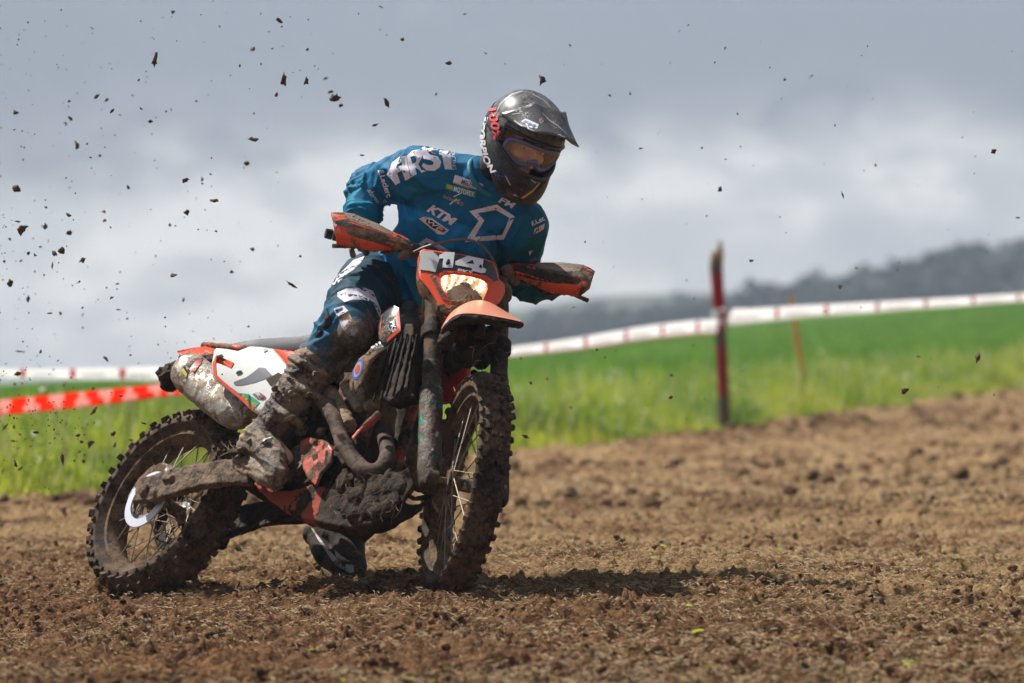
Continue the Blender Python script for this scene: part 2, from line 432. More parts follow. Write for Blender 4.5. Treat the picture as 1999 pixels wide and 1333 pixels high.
def fbm(x, y, f, o=4, seed=0, g=.5):
    r = 0; a = 1.; t = 0
    for i in range(o): r = r+a*vnoise(x*f, y*f, seed+i); t += a; a *= g; f *= 2.07
    return r/t
def rough(x, y):
    a = fbm(x, y, 3.2, 3, 1)-.5
    b = fbm(x, y, 14, 4, 5, .62)
    lump = np.clip(b-.50, 0, 1)*.10
    c = (fbm(x, y, 60, 3, 9)-.5)*.018
    pit = np.clip(.44-fbm(x, y, 24, 4, 14, .65), 0, 1)*-.16
    gr = np.clip(fbm(x, y, 38, 3, 77, .6)-.56, 0, 1)*.06
    return a*.055+lump+c+pit+gr+(fbm(x, y, 8, 4, 88, .65)-.5)*.040
def dirt_z(x, y):
    z = ground_z(x, y)+rough(x, y)*(1+.6*np.clip((y-27)/10, 0, 1))-.05*np.clip((y-25)/8, 0, 1)
    e = edge_line(x)
    z = z + (.02+.09*np.clip((x-.6)/1.5, 0, 1))*np.exp(-((y-e+1.2)/1.4)**2)*(.5+fbm(x, y, .9, 2, 3))       # low bank where the dirt ends
    z = z + .006*np.exp(-(((x-rc[0])/.35)**2+((y-rc[1])/.4)**2)) + .004*np.exp(-(((x-fc[0])/.22)**2+((y-fc[1])/.35)**2))      # soil pushed up round the tyres
    z = np.where(y > e+2.5, z-.30, z)
    return z

m, nt, b = newmat('track dirt'); MATS['dirt'] = m
t = nn(nt, 'ShaderNodeTexCoord').outputs['Object']
a_ = tnoise(nt, t, 1.1, 4, .6); c_ = tnoise(nt, t, 9, 6, .7); d_ = tnoise(nt, t, 70, 4, .7); e_ = tnoise(nt, t, 260, 2, .6)
cc = mixc(nt, sstep(nt, mth(nt, 'ADD', mth(nt, 'MULTIPLY', c_, .5), mth(nt, 'MULTIPLY', d_, .55)), .40, .66), (.044, .020, .010), (.30, .160, .080))
xy_ = nn(nt, 'ShaderNodeSeparateXYZ'); nt.links.new(t, xy_.inputs[0])      # dry straw lies on the far right bank of the turn, the near ground is bare
where_ = sstep(nt, mth(nt, 'ADD', xy_.outputs[1], mth(nt, 'MULTIPLY', xy_.outputs[0], 1.6)), 16.2, 20.5)
cc = mixc(nt, mth(nt, 'MULTIPLY', mth(nt, 'MULTIPLY', sstep(nt, a_, .36, .60), where_), .75), cc, (.46, .31, .155))       # straw-pale drier patches
cc = mixc(nt, mth(nt, 'MULTIPLY', sstep(nt, e_, .62, .70), .35), cc, (.52, .37, .19))
cc = mixc(nt, mth(nt, 'MULTIPLY', sstep(nt, d_, .40, .28), .6), cc, (.06, .040, .028))
nt.links.new(cc, b.inputs['Base Color']); b.inputs['Roughness'].default_value = .95; b.inputs['Specular IOR Level'].default_value = .05
bump(nt, mth(nt, 'ADD', tnoise(nt, t, 110, 6, .75), mth(nt, 'MULTIPLY', tnoise(nt, t, 30, 4, .7), 1.2)), .9, .014, b)
m_dirt = m
near = grid_mesh('dirt_track', np.linspace(-2.6, 2.6, 560), np.concatenate([np.linspace(12.6, 22, 1000), np.linspace(22.02, 31, 420)]), dirt_z, m_dirt)
tag(near, kind='structure')
far = grid_mesh('dirt_ground', np.linspace(-9, 10, 640), np.concatenate([np.linspace(4, 30.9, 60), np.linspace(31.0, 88, 760)]),
    lambda x, y: dirt_z(x, y)-np.where((np.abs(x) < 2.58) & (y > 12.65) & (y < 30.97), .06, 0.), m_dirt)
tag(far, kind='structure')

m, nt, b = newmat('green crop field'); t = nn(nt, 'ShaderNodeTexCoord').outputs['Object']
a_ = tnoise(nt, t, .25, 4, .6); c_ = tnoise(nt, t, 3, 4, .7)
cc = mixc(nt, mth(nt, 'ADD', mth(nt, 'MULTIPLY', a_, .5), mth(nt, 'MULTIPLY', c_, .5)), (.080, .165, .010), (.165, .29, .020))
nt.links.new(cc, b.inputs['Base Color']); b.inputs['Roughness'].default_value = .9; b.inputs['Specular IOR Level'].default_value = 0; bump(nt, c_, .8, .1, b)
m_field = m
def field_z(x, y): return ground_z(x, y)-.02+np.where(y < edge_line(x)+1.0, -.40, 0)+.06*(fbm(x, y, .6, 3, 21)-.5)
fld = grid_mesh('field', np.linspace(-70, 80, 300), np.concatenate([np.linspace(22, 90, 250), np.linspace(91, 230, 100)]), field_z, m_field)
tag(fld, kind='structure')
m, nt, b = newmat('far valley land'); t = nn(nt, 'ShaderNodeTexCoord').outputs['Object']
a_ = tnoise(nt, t, .012, 4, .6)
nt.links.new(mixc(nt, sstep(nt, a_, .42, .60), (.030, .050, .026), (.075, .10, .055)), b.inputs['Base Color']); b.inputs['Roughness'].default_value = .95
m_hill = m
def hill_z(x, y):
    # skyline of the photo: height above the eye as a fraction of distance
    uu = x/np.maximum(y, 1)*FPX+CX
    sky_y = np.interp(uu, [-800, 0, 300, 700, 1000, 1150, 1300, 1450, 1650, 1800, 1999, 2300, 3200], [775, 765, 745, 672, 622, 598, 588, 578, 560, 548, 535, 515, 480])
    top = (CY-sky_y)/FPX
    k = np.clip((y-330)/500, 0, 1); k = k*k*(3-2*k)
    zb = -14+x*.02
    zt = CH+top*900*np.clip(y/900, 0, 1.1)+6*(fbm(x, y, .012, 3, 31)-.5)
    return zb*(1-k)+zt*k
hl_ = grid_mesh('hills', np.linspace(-700, 700, 240), np.linspace(200, 900, 90), hill_z, m_hill); tag(hl_, kind='structure')
base_ = grid_mesh('terrain', np.linspace(-900, 900, 30), np.linspace(-40, 1050, 30), lambda x, y: -18+0*x+np.clip(200-y, 0, 400)*0-0, m_hill); tag(base_, kind='structure')

# far dark wood along the right of the hill, one mass far away
def crowns(name, pts, mat, label, cat, nper=70):
    V, F = [], []; n = 0
    for (x, y, z, h, r) in pts:
        k = nper; ph = rng.uniform(0, 2*pi, k); cz = rng.uniform(-1, 1, k); rr = rng.uniform(.45, 1, k)**.5
        px_ = x+r*rr*np.cos(ph)*np.sqrt(1-cz*cz); py_ = y+r*rr*np.sin(ph)*np.sqrt(1-cz*cz); pz_ = z+h*.55+h*.48*cz*rr
        sz = r*rng.uniform(.16, .34, k)
        for i in range(k):
            q = rng.normal(size=(4, 3)); q /= np.linalg.norm(q, axis=1)[:, None]
            V.extend((np.array([px_[i], py_[i], pz_[i]])+q*sz[i]).tolist()); F.extend([(n, n+1, n+2), (n, n+2, n+3), (n, n+3, n+1), (n+1, n+3, n+2)]); n += 4
    me = bpy.data.meshes.new(name); me.from_pydata(V, [], F); me.update()
    return tag(link_mesh(me, name, mat), label, cat, kind='stuff')
m, nt, b = newmat('far wood foliage'); t = nn(nt, 'ShaderNodeTexCoord').outputs['Object']
nt.links.new(mixc(nt, tnoise(nt, t, .08, 3), (.022, .034, .022), (.045, .062, .036)), b.inputs['Base Color']); b.inputs['Roughness'].default_value = .9
m_wood = m
pts = []
for i in range(520):
    px = rng.uniform(960, 2150); y = rng.uniform(600, 760)
    skl = np.interp(px, [960, 1120, 1260, 1400, 1560, 1660, 1760, 1830, 1890, 1999, 2150], [640, 618, 606, 590, 552, 536, 528, 508, 486, 474, 455])
    top = CH+(CY-(skl+rng.uniform(0, 46)))/FPX*y; h = rng.uniform(8, 14)
    pts.append((( px-CX)/FPX*y, y, top-h, h, rng.uniform(4, 8)))
crowns('far_wood', pts, m_wood, 'dark hazy wood covering the far hillside at right', 'woodland', 60)

# ================================================================== GRASS VERGE
def blades(name, n, area, hrange, mat, wid=.004, seed=3, lean=.35):
    r = np.random.default_rng(seed); x, y, z, sc = area(n, r); k = len(x)
    h = r.uniform(*hrange, k)*sc; a = r.uniform(0, 2*pi, k); ln = r.uniform(0, lean, k)*h
    w = wid*r.uniform(.6, 1.6, k); ca, sa = np.cos(a), np.sin(a); b2 = r.uniform(0, 2*pi, k)
    p0 = np.stack([x-ca*w, y-sa*w, z-.02], 1); p1 = np.stack([x+ca*w, y+sa*w, z-.02], 1)
    mx, my = x+np.cos(b2)*ln*.35, y+np.sin(b2)*ln*.35
    p2 = np.stack([mx+ca*w*.8, my+sa*w*.8, z+h*.6], 1); p3 = np.stack([mx-ca*w*.8, my-sa*w*.8, z+h*.6], 1)
    p4 = np.stack([x+np.cos(b2)*ln, y+np.sin(b2)*ln, z+h*r.uniform(.85, 1, k)], 1)
    V = np.stack([p0, p1, p2, p3, p4], 1).reshape(-1, 3); i = np.arange(k)*5
    q = np.stack([i, i+1, i+2, i+3], 1); tr = np.stack([i+3, i+2, i+4], 1)
    me = bpy.data.meshes.new(name); me.vertices.add(len(V)); me.vertices.foreach_set('co', V.ravel())
    lp = np.concatenate([q.ravel(), tr.ravel()]); me.loops.add(len(lp)); me.loops.foreach_set('vertex_index', lp)
    me.polygons.add(2*k); me.polygons.foreach_set('loop_start', np.concatenate([np.arange(k)*4, 4*k+np.arange(k)*3])); me.update(calc_edges=True)
    return link_mesh(me, name, mat)
def mat_leaf(name, a, c, sc=2.):
    m, nt, b = newmat(name); t = nn(nt, 'ShaderNodeTexCoord').outputs['Object']
    n = mth(nt, 'ADD', mth(nt, 'MULTIPLY', tnoise(nt, t, sc, 3), .6), mth(nt, 'MULTIPLY', tnoise(nt, t, 40, 2), .5))
    col = mixc(nt, sstep(nt, n, .42, .66), a, c); nt.links.new(col, b.inputs['Base Color'])
    b.inputs['Roughness'].default_value = .5
    tr = nn(nt, 'ShaderNodeBsdfTranslucent'); nt.links.new(col, tr.inputs[0]); mx = nn(nt, 'ShaderNodeMixShader'); mx.inputs[0].default_value = .45
    nt.links.new(b.outputs[0], mx.inputs[1]); nt.links.new(tr.outputs[0], mx.inputs[2])
    nt.links.new(mx.outputs[0], [q for q in nt.nodes if q.type == 'OUTPUT_MATERIAL'][0].inputs[0])
    return m
m_grass = mat_leaf('verge grass', (.11, .27, .014), (.58, .62, .075), .9)
m_dry = mat_leaf('dry verge grass', (.40, .38, .20), (.60, .56, .34), 1.5)
m_crop = mat_leaf('young crop', (.085, .21, .010), (.22, .40, .03), .5)
def in_view(x, y, mrg=.6): return np.abs(x) < y*.0885+mrg
def verge(n, r, lo=-.3, hi=9, p=1.):
    y = r.uniform(26, 84, n*3); x = r.uniform(-1, 1, n*3)*(y*.0885+1.6)
    d = y-edge_line(x); k = (d > lo) & (d < hi) & (r.uniform(0, 1, n*3) < np.exp(-np.clip(d-1, 0, 99)/6*p)*(.45+1.1*fbm(x, y, .45, 3, 43))); x, y = x[k][:n], y[k][:n]
    sc = .15+2.3*fbm(x, y, 1.5, 3, 41)**2+.25*np.clip((y-edge_line(x))/3, 0, 1)
    return x, y, ground_z(x, y), sc*np.clip(.25+(y-edge_line(x)+.3)/1.6, .25, 1)
g1 = blades('grass', 200000, lambda n, r: verge(n, r, -.3, 34, .75), (.09, .32), m_grass, .007, 3); tag(g1, 'light green rough grass along the edge of the dirt track', 'grass', kind='stuff')
g2 = blades('dry_grass', 30000, lambda n, r: verge(n, r, -.1, 30, .7), (.10, .36), m_dry, .005, 5); tag(g2, 'pale dry grass stems among the green verge', 'grass', kind='stuff')
def crop(n, r):
    y = 34+r.uniform(0, 1, n*2)**1.5*170; x = r.uniform(-1, 1, n*2)*(y*.0885+1); k = y > edge_line(x)+3.5; x, y = x[k][:n], y[k][:n]
    return x, y, ground_z(x, y), .8+.4*fbm(x, y, .3, 2, 51)
g3 = blades('crop', 130000, crop, (.12, .30), m_crop, .018, 8, .5); tag(g3, 'bright green young crop filling the field behind the tape', 'crop', kind='stuff')
# added white glint flecks standing in for sun glints on the grass
k = 1700; x, y, z, sc = verge(k, np.random.default_rng(11), .2, 18, .35)
gg = G()
for i in range(len(x)):
    r_ = rng.uniform(.010, .030); zz = z[i]+rng.uniform(.10, .34)*sc[i]
    q = rng.normal(size=(4, 3)); q /= np.linalg.norm(q, axis=1)[:, None]; gg.add(np.array([x[i], y[i], zz])+q*r_, [(0,1,2), (0,2,3), (0,3,1), (1,3,2)])
fl = build('glint_flecks', gg, mat_leaf('white glint flecks', (.90, .90, .80), (.95, .95, .90)), smooth=0, fixn=False); tag(fl, 'tiny white glint flecks added for sun on the verge grass', 'glint flecks', kind='stuff')

# ================================================================== CLODS AND STRAW ON THE TRACK
def lump_mesh(seed, sub=2):
    bm = bmesh.new(); bmesh.ops.create_icosphere(bm, subdivisions=sub, radius=1)
    for v in bm.verts: v.co *= 1+.55*noise.fractal(v.co*1.3+Vector((seed*3.1, seed*1.7, 0)), .8, 2.2, 3)
    v = np.array([tuple(p.co) for p in bm.verts]); f = np.array([[q.index for q in p.verts] for p in bm.faces]); bm.free(); return v, f
LM = [lump_mesh(i, 1) for i in range(8)]
def scatter_clods(name, n, area, size, mat, seed):
    r = np.random.default_rng(seed); x, y, z = area(n, r); k = len(x); Vs, Fs = [], []; off = 0
    for j in range(8):
        idx = np.arange(k) % 8 == j; m_ = idx.sum(); v, f = LM[j]
        s = size[0]+(size[1]-size[0])*r.uniform(0, 1, m_)**4.0; a = r.uniform(0, 2*pi, m_)
        vx = (v[None, :, 0]*np.cos(a)[:, None]-v[None, :, 1]*np.sin(a)[:, None])*s[:, None]; vy = (v[None, :, 0]*np.sin(a)[:, None]+v[None, :, 1]*np.cos(a)[:, None])*s[:, None]
        vz = v[None, :, 2]*s[:, None]*r.uniform(.5, .9, m_)[:, None]
        V = np.stack([vx+x[idx][:, None], vy+y[idx][:, None], vz+(z[idx]+s*.15)[:, None]], 2).reshape(-1, 3)
        F = (f[None]+(np.arange(m_)*len(v))[:, None, None]).reshape(-1, 3)+off; off += len(V); Vs.append(V); Fs.append(F)
    V = np.concatenate(Vs); F = np.concatenate(Fs)
    me = bpy.data.meshes.new(name); me.vertices.add(len(V)); me.vertices.foreach_set('co', V.ravel()); me.loops.add(F.size); me.loops.foreach_set('vertex_index', F.ravel())
    me.polygons.add(len(F)); me.polygons.foreach_set('loop_start', np.arange(len(F))*3); me.update(calc_edges=True); me.shade_smooth()
    return link_mesh(me, name, mat)
def a_near(n, r):
    y = 13.0+r.uniform(0, 1, n)**1.3*16; x = r.uniform(-1, 1, n)*(y*.0885+.2); k = fbm(x, y, 1.3, 3, 61) > .42+.22*r.uniform(0, 1, n); x, y = x[k], y[k]
    return x, y, dirt_z(x, y)
def a_far(n, r):
    y = r.uniform(28, 68, n); x = r.uniform(-1, 1, n)*(y*.0885+.2); k = (y < edge_line(x)+.2) & (fbm(x, y, .7, 3, 62) > .44+.2*r.uniform(0, 1, n)); x, y = x[k], y[k]
    return x, y, dirt_z(x, y)
m_clod = mat_mud('clods', (.26, .148, .076), (.036, .018, .010), .9, .8)
c1 = scatter_clods('dirt_clods', 60000, a_near, (.002, .017), m_clod, 4); tag(c1, 'crumbs and clods of brown soil strewn over the track', 'soil clods', kind='stuff')
c2 = scatter_clods('far_dirt_clods', 34000, a_far, (.008, .055), m_clod, 5); tag(c2, 'blurred clods of soil on the far part of the track', 'soil clods', kind='stuff')
def straw(name, n, yr, L0, w0, mat, seed, density=.42):
    r = np.random.default_rng(seed); y = yr[0]+r.uniform(0, 1, n)**1.2*(yr[1]-yr[0]); x = r.uniform(-1, 1, n)*(y*.0885+.2)
    k = (fbm(x, y, .9, 3, 71)+.02*x > density*r.uniform(.7, 1.3, n)) & (y < edge_line(x)+.4); x, y = x[k], y[k]; k = len(x)
    z = dirt_z(x, y)+r.uniform(.001, .012, k); a = r.uniform(0, pi, k); l = r.uniform(.3, 1, k)*L0; e = r.normal(0, .35, k); w = w0*r.uniform(.6, 1.4, k)
    d = np.stack([np.cos(a)*np.cos(e), np.sin(a)*np.cos(e), np.sin(e)], 1)*l[:, None]; up = np.stack([np.sin(a)*.5, -np.cos(a)*.5, np.ones(k)*.85], 1)*w[:, None]
    p = np.stack([x, y, z], 1); mid = np.stack([r.normal(0, .15, k)*l, r.normal(0, .15, k)*l, r.uniform(0, .2, k)*l], 1)
    V = np.stack([p-d-up, p-d+up, p+mid+up, p+mid-up, p+d+up*.4, p+d-up*.4], 1).reshape(-1, 3); i = np.arange(k)*6
    F = np.concatenate([np.stack([i, i+1, i+2, i+3], 1), np.stack([i+3, i+2, i+4, i+5], 1)])
    me = bpy.data.meshes.new(name); me.vertices.add(len(V)); me.vertices.foreach_set('co', V.ravel()); me.loops.add(F.size); me.loops.foreach_set('vertex_index', F.ravel())
    me.polygons.add(len(F)); me.polygons.foreach_set('loop_start', np.arange(len(F))*4); me.update(calc_edges=True)
    return link_mesh(me, name, mat)
m_straw = mat_plain('straw bits', (.56, .41, .21), .7, var=.5, sc=25)
s1 = straw('straw', 210000, (13, 30), .017, .0008, m_straw, 14, .36); tag(s1, 'short dry straw and root fibres littering the soil', 'straw', kind='stuff')
s2 = straw('far_straw', 90000, (29, 64), .03, .0028, m_straw, 15, .36); tag(s2, 'pale dry straw on the distant part of the track', 'straw', kind='stuff')
s3 = straw('green_sprouts', 900, (13.5, 40), .018, .0028, m_grass, 16, .45); tag(s3, 'sparse torn green grass shreds lying on the soil', 'grass shreds', kind='stuff')

# ================================================================== POSTS AND BARRIER TAPE
Yp = 46.0
gz = float(dirt_z(np.array([1.66]), np.array([Yp]))[0])
pst = [(1415, 838, 11.5), (1412, 760, 11.5), (1409, 690, 11.5), (1405, 622, 11.5), (1401, 560, 12.), (1398, 520, 13.), (1401, 492, 12.5)]
pp = [P(a, b_, Yp) for a, b_, c in pst]; base_p = np.array([pp[0][0], Yp, pp[0][2]])
g = G(); g.tube([p-base_p for p in pp]+[], [c/FPX*Yp for a, b_, c in pst], 12)
def torn(v):
    v = v.copy(); top = v[:, 2] > (pp[-2][2]-base_p[2]-.02)
    return v
m, nt, b = newmat('stake paint'); t = nn(nt, 'ShaderNodeTexCoord').outputs['Object']; s_ = nn(nt, 'ShaderNodeSeparateXYZ'); nt.links.new(t, s_.inputs[0])
zz_ = mth(nt, 'ADD', s_.outputs[2], mth(nt, 'MULTIPLY', mth(nt, 'SUBTRACT', tnoise(nt, t, 14, 3), .5), .12))
lo1 = mth(nt, 'MULTIPLY', sstep(nt, zz_, .90, .92), mth(nt, 'SUBTRACT', 1, sstep(nt, zz_, 1.19, 1.23)))
lo2 = mth(nt, 'MULTIPLY', sstep(nt, zz_, .24, .30), mth(nt, 'SUBTRACT', 1, sstep(nt, zz_, .62, .68)))
cc = mixc(nt, tnoise(nt, t, 30, 4), (.075, .048, .032), (.19, .13, .085)); cc = mixc(nt, mth(nt, 'MULTIPLY', mth(nt, 'MAXIMUM', lo1, mth(nt, 'MULTIPLY', lo2, .75)), 1), cc, (.33, .016, .020))
cc = mixc(nt, sstep(nt, zz_, 1.28, 1.38), cc, (.45, .30, .17))
b.inputs['Specular IOR Level'].default_value = .1; nt.links.new(cc, b.inputs['Base Color']); b.inputs['Roughness'].default_value = .85; bump(nt, tnoise(nt, t, 60, 4), .5, .01, b)
m_stake = m
post = bpy.data.objects.new('wooden_stake', None); COL.objects.link(post); post.location = base_p
tag(post, 'thick splintered wooden stake with red paint holding up the white tape', 'stake')
build('stake_shaft', g, m_stake, post)
g = G()
for i in range(34):
    a = rng.uniform(0, 2*pi); r_ = rng.uniform(0, .042); q = pp[-1]-base_p+np.array([cos(a)*r_, sin(a)*r_, -.03]); h = rng.uniform(.02, .07)+(.07 if cos(a) > .3 else 0)
    g.tube([q, q+np.array([rng.uniform(-.005, .02), 0, h])], [.010, .001], 5)
build('splintered_top', g, mat_plain('raw split wood', (.50, .33, .19), .8), post)
# wrap of tape round the stake
g = G(); q0 = P(1404, 634, Yp)-base_p; q1 = P(1403, 603, Yp)-base_p; g.tube([q0, (q0+q1)/2, q1], [.056, .053, .055], 14)
build('tape_wrap', g, mat_plain('tape plastic white', (.78, .78, .80), .35), post)
g = G(); q0 = P(1406, 641, Yp)-base_p; q1 = P(1404, 634.5, Yp)-base_p; g.tube([q0, q1], [.060, .059], 14)
build('red_tape_knot', g, mat_plain('tape plastic red', (.62, .04, .02), .35), post)
# second, thin stake
Y2 = 58.; ob = P(1570, 752, Y2); g = G(); g.tube([np.array((.02, 0, -.25)), np.zeros(3), P(1561, 690, Y2)-ob, P(1553, 640, Y2)-ob, P(1543, 578, Y2)-ob], [.029, .029, .028, .027, .022], 8)
st2 = build('thin_stake', g, mat_plain('faded orange wood', (.90, .36, .10), .8), None); st2.location = ob; tag(st2, 'thin faded orange stake leaning behind the white tape', 'stake')

def mat_tape(name, base, marks, period, mw, second=None):
    m, nt, b = newmat(name); uv = nn(nt, 'ShaderNodeUVMap').outputs[0]; s_ = nn(nt, 'ShaderNodeSeparateXYZ'); nt.links.new(uv, s_.inputs[0])
    U = mth(nt, 'FRACT', mth(nt, 'DIVIDE', s_.outputs[0], period)); V_ = s_.outputs[1]
    if second == 'blocks':      # red tape with two staggered rows of white lettered blocks
        row = mth(nt, 'GREATER_THAN', V_, .5); uu = mth(nt, 'FRACT', mth(nt, 'ADD', U, mth(nt, 'MULTIPLY', row, .52)))
        blk = mth(nt, 'MAXIMUM', mth(nt, 'LESS_THAN', uu, .30), mth(nt, 'LESS_THAN', mth(nt, 'ABSOLUTE', mth(nt, 'SUBTRACT', uu, .66)), .07))
        nz = nn(nt, 'ShaderNodeTexNoise'); nt.links.new(uv, nz.inputs['Vector']); nz.inputs['Scale'].default_value = 70
        blk = mth(nt, 'MULTIPLY', blk, mth(nt, 'ADD', .55, mth(nt, 'MULTIPLY', sstep(nt, nz.outputs[0], .40, .55), .45))); c = mixc(nt, blk, base, (.88, .62, .60))
    else:
        bar = mth(nt, 'MULTIPLY', mth(nt, 'LESS_THAN', U, mw), mth(nt, 'LESS_THAN', mth(nt, 'ABSOLUTE', mth(nt, 'SUBTRACT', V_, .55)), .36))
        c = mixc(nt, bar, base, marks)
        txt = mth(nt, 'MULTIPLY', mth(nt, 'MULTIPLY', mth(nt, 'GREATER_THAN', U, mw+.12), mth(nt, 'LESS_THAN', U, mw+.60)), mth(nt, 'LESS_THAN', mth(nt, 'ABSOLUTE', mth(nt, 'SUBTRACT', V_, .42)), .14))
        wv = mth(nt, 'GREATER_THAN', mth(nt, 'FRACT', mth(nt, 'MULTIPLY', U, 22)), .42); txt = mth(nt, 'MULTIPLY', txt, wv)
        c = mixc(nt, mth(nt, 'MULTIPLY', txt, .55), c, (.25, .22, .24))
        c = mixc(nt, mth(nt, 'MULTIPLY', mth(nt, 'LESS_THAN', V_, .12), .8 if second == 'rededge' else 0), c, (.70, .10, .05))
    nt.links.new(c, b.inputs['Base Color']); b.inputs['Roughness'].default_value = .3
    tr = nn(nt, 'ShaderNodeBsdfTranslucent'); nt.links.new(c, tr.inputs[0]); mx = nn(nt, 'ShaderNodeMixShader'); mx.inputs[0].default_value = .72
    nt.links.new(b.outputs[0], mx.inputs[1]); nt.links.new(tr.outputs[0], mx.inputs[2]); nt.links.new(mx.outputs[0], [q for q in nt.nodes if q.type == 'OUTPUT_MATERIAL'][0].inputs[0])
    return m
def tape(name, pts, mat, label, sub=14, twist=.02):
    # pts: (px, py_top, py_bottom, Y)
    T = [P(a, b_, d-.075) for a, b_, c, d in pts]; B = [P(a, c, d) for a, b_, c, d in pts]
    T, _ = spline(T, [0]*len(T), sub); B, _ = spline(B, [0]*len(B), sub)
    n = len(T); V = []; U = [0]; 
    for i in range(1, n): U.append(U[-1]+float(np.linalg.norm(T[i]-T[i-1])))
    rows = 5
    for i in range(n):
        for j in range(rows):
            f = j/(rows-1); p = B[i]*(1-f)+T[i]*f; p = p+np.array([0, 1, 0])*(.012*sin(U[i]*5+f*2)+.015*sin(f*pi)); V.append(p.tolist())
    F = [(i*rows+j, (i+1)*rows+j, (i+1)*rows+j+1, i*rows+j+1) for i in range(n-1) for j in range(rows-1)]
    me = bpy.data.meshes.new(name); me.from_pydata(V, [], F); me.update(); uvl = me.uv_layers.new(name='uv')
    for lp in me.loops:
        vi = lp.vertex_index; uvl.data[lp.index].uv = (U[vi//rows], (vi % rows)/(rows-1))
    me.shade_smooth(); o = link_mesh(me, name, mat); sol = o.modifiers.new('t', 'SOLIDIFY'); sol.thickness = .002
    return tag(o, label, 'barrier tape')
mt1 = mat_tape('white tape print', (.95, .94, .95), (.52, .04, .06), .50, .09, 'rededge')
mt3 = mat_tape('white tape print far', (.95, .94, .95), (.50, .06, .09), .66, .08)
mt2 = mat_tape('red tape print', (.95, .12, .04), None, .335, 0, 'blocks')
tape('barrier_tape', [(700, 709, 733, 42), (850, 695, 716, 43), (970, 681, 700, 43.6), (1100, 664, 686, 44.3), (1240, 640, 667, 45), (1340, 627, 655, 45.6), (1400, 623, 652, 45.93)], mt1, 'white barrier tape with red marks running from the motorcycle to the thick stake')
tape('barrier_tape', [(1408, 602, 638, 45.95), (1470, 602, 630, 46.2), (1560, 597, 621, 46.7), (1700, 590, 610, 47.4), (1850, 582, 599, 48.2), (2060, 569, 584, 49.4)], mt3, 'white barrier tape running from the thick stake off to the right')
tape('barrier_tape', [(-60, 788, 820, 33.0), (0, 780, 812, 33.1), (120, 768, 799, 33.3), (250, 756, 784, 33.6), (345, 746, 772, 33.9), (520, 733, 755, 36.), (700, 712, 735, 41.9)], mt2, 'red barrier tape with pale lettered blocks low at left')
tape('barrier_tape', [(-60, 716, 738, 38), (0, 719, 739, 38), (150, 718, 742, 38.1), (330, 715, 745, 38.4), (520, 712, 742, 40), (700, 708, 731, 41.95)], mat_tape('white tape print left', (.95, .94, .95), (.58, .02, .04), .325, .11), 'white barrier tape with small red marks above the red one at left')
# stake behind the motorcycle where the three tapes are tied
qb = P(702, 720, 42.); gz2 = float(ground_z(np.array([qb[0]]), np.array([42.]))[0])
g = G(); g.tube([(0, 0, -.1), (.01, 0, .5), (0, 0, qb[2]-gz2+.12)], [.035, .035, .03], 8); o = build('wooden_stake', g, m_red); o.location = (qb[0], 42.03, gz2)
tag(o, 'wooden stake hidden behind the rider where the tapes meet', 'stake')

# ================================================================== MOTORCYCLE
BASE = l2w((.74, 0, -RR))
FB = Frame(M, BASE)
SH = np.array([.74, 0, -RR])
def xb(v): return np.asarray(v)-SH                      # body-local -> root-local
def xs(v): return S(v)-SH                               # straight-ahead steered -> root-local
bike = empty('motorcycle', M, BASE)
tag(bike, 'mud-caked orange enduro motorcycle leaning hard through the turn', 'motorcycle')
def bb(name, g, mat, parent=None, steer=False, **k): return build(name, g, mat, parent or bike, xs if steer else xb, **k)
def bo(name, g, mat, parent=None, steer=False, **k): return organic(name, g, mat, parent or bike, xs if steer else xb, **k)

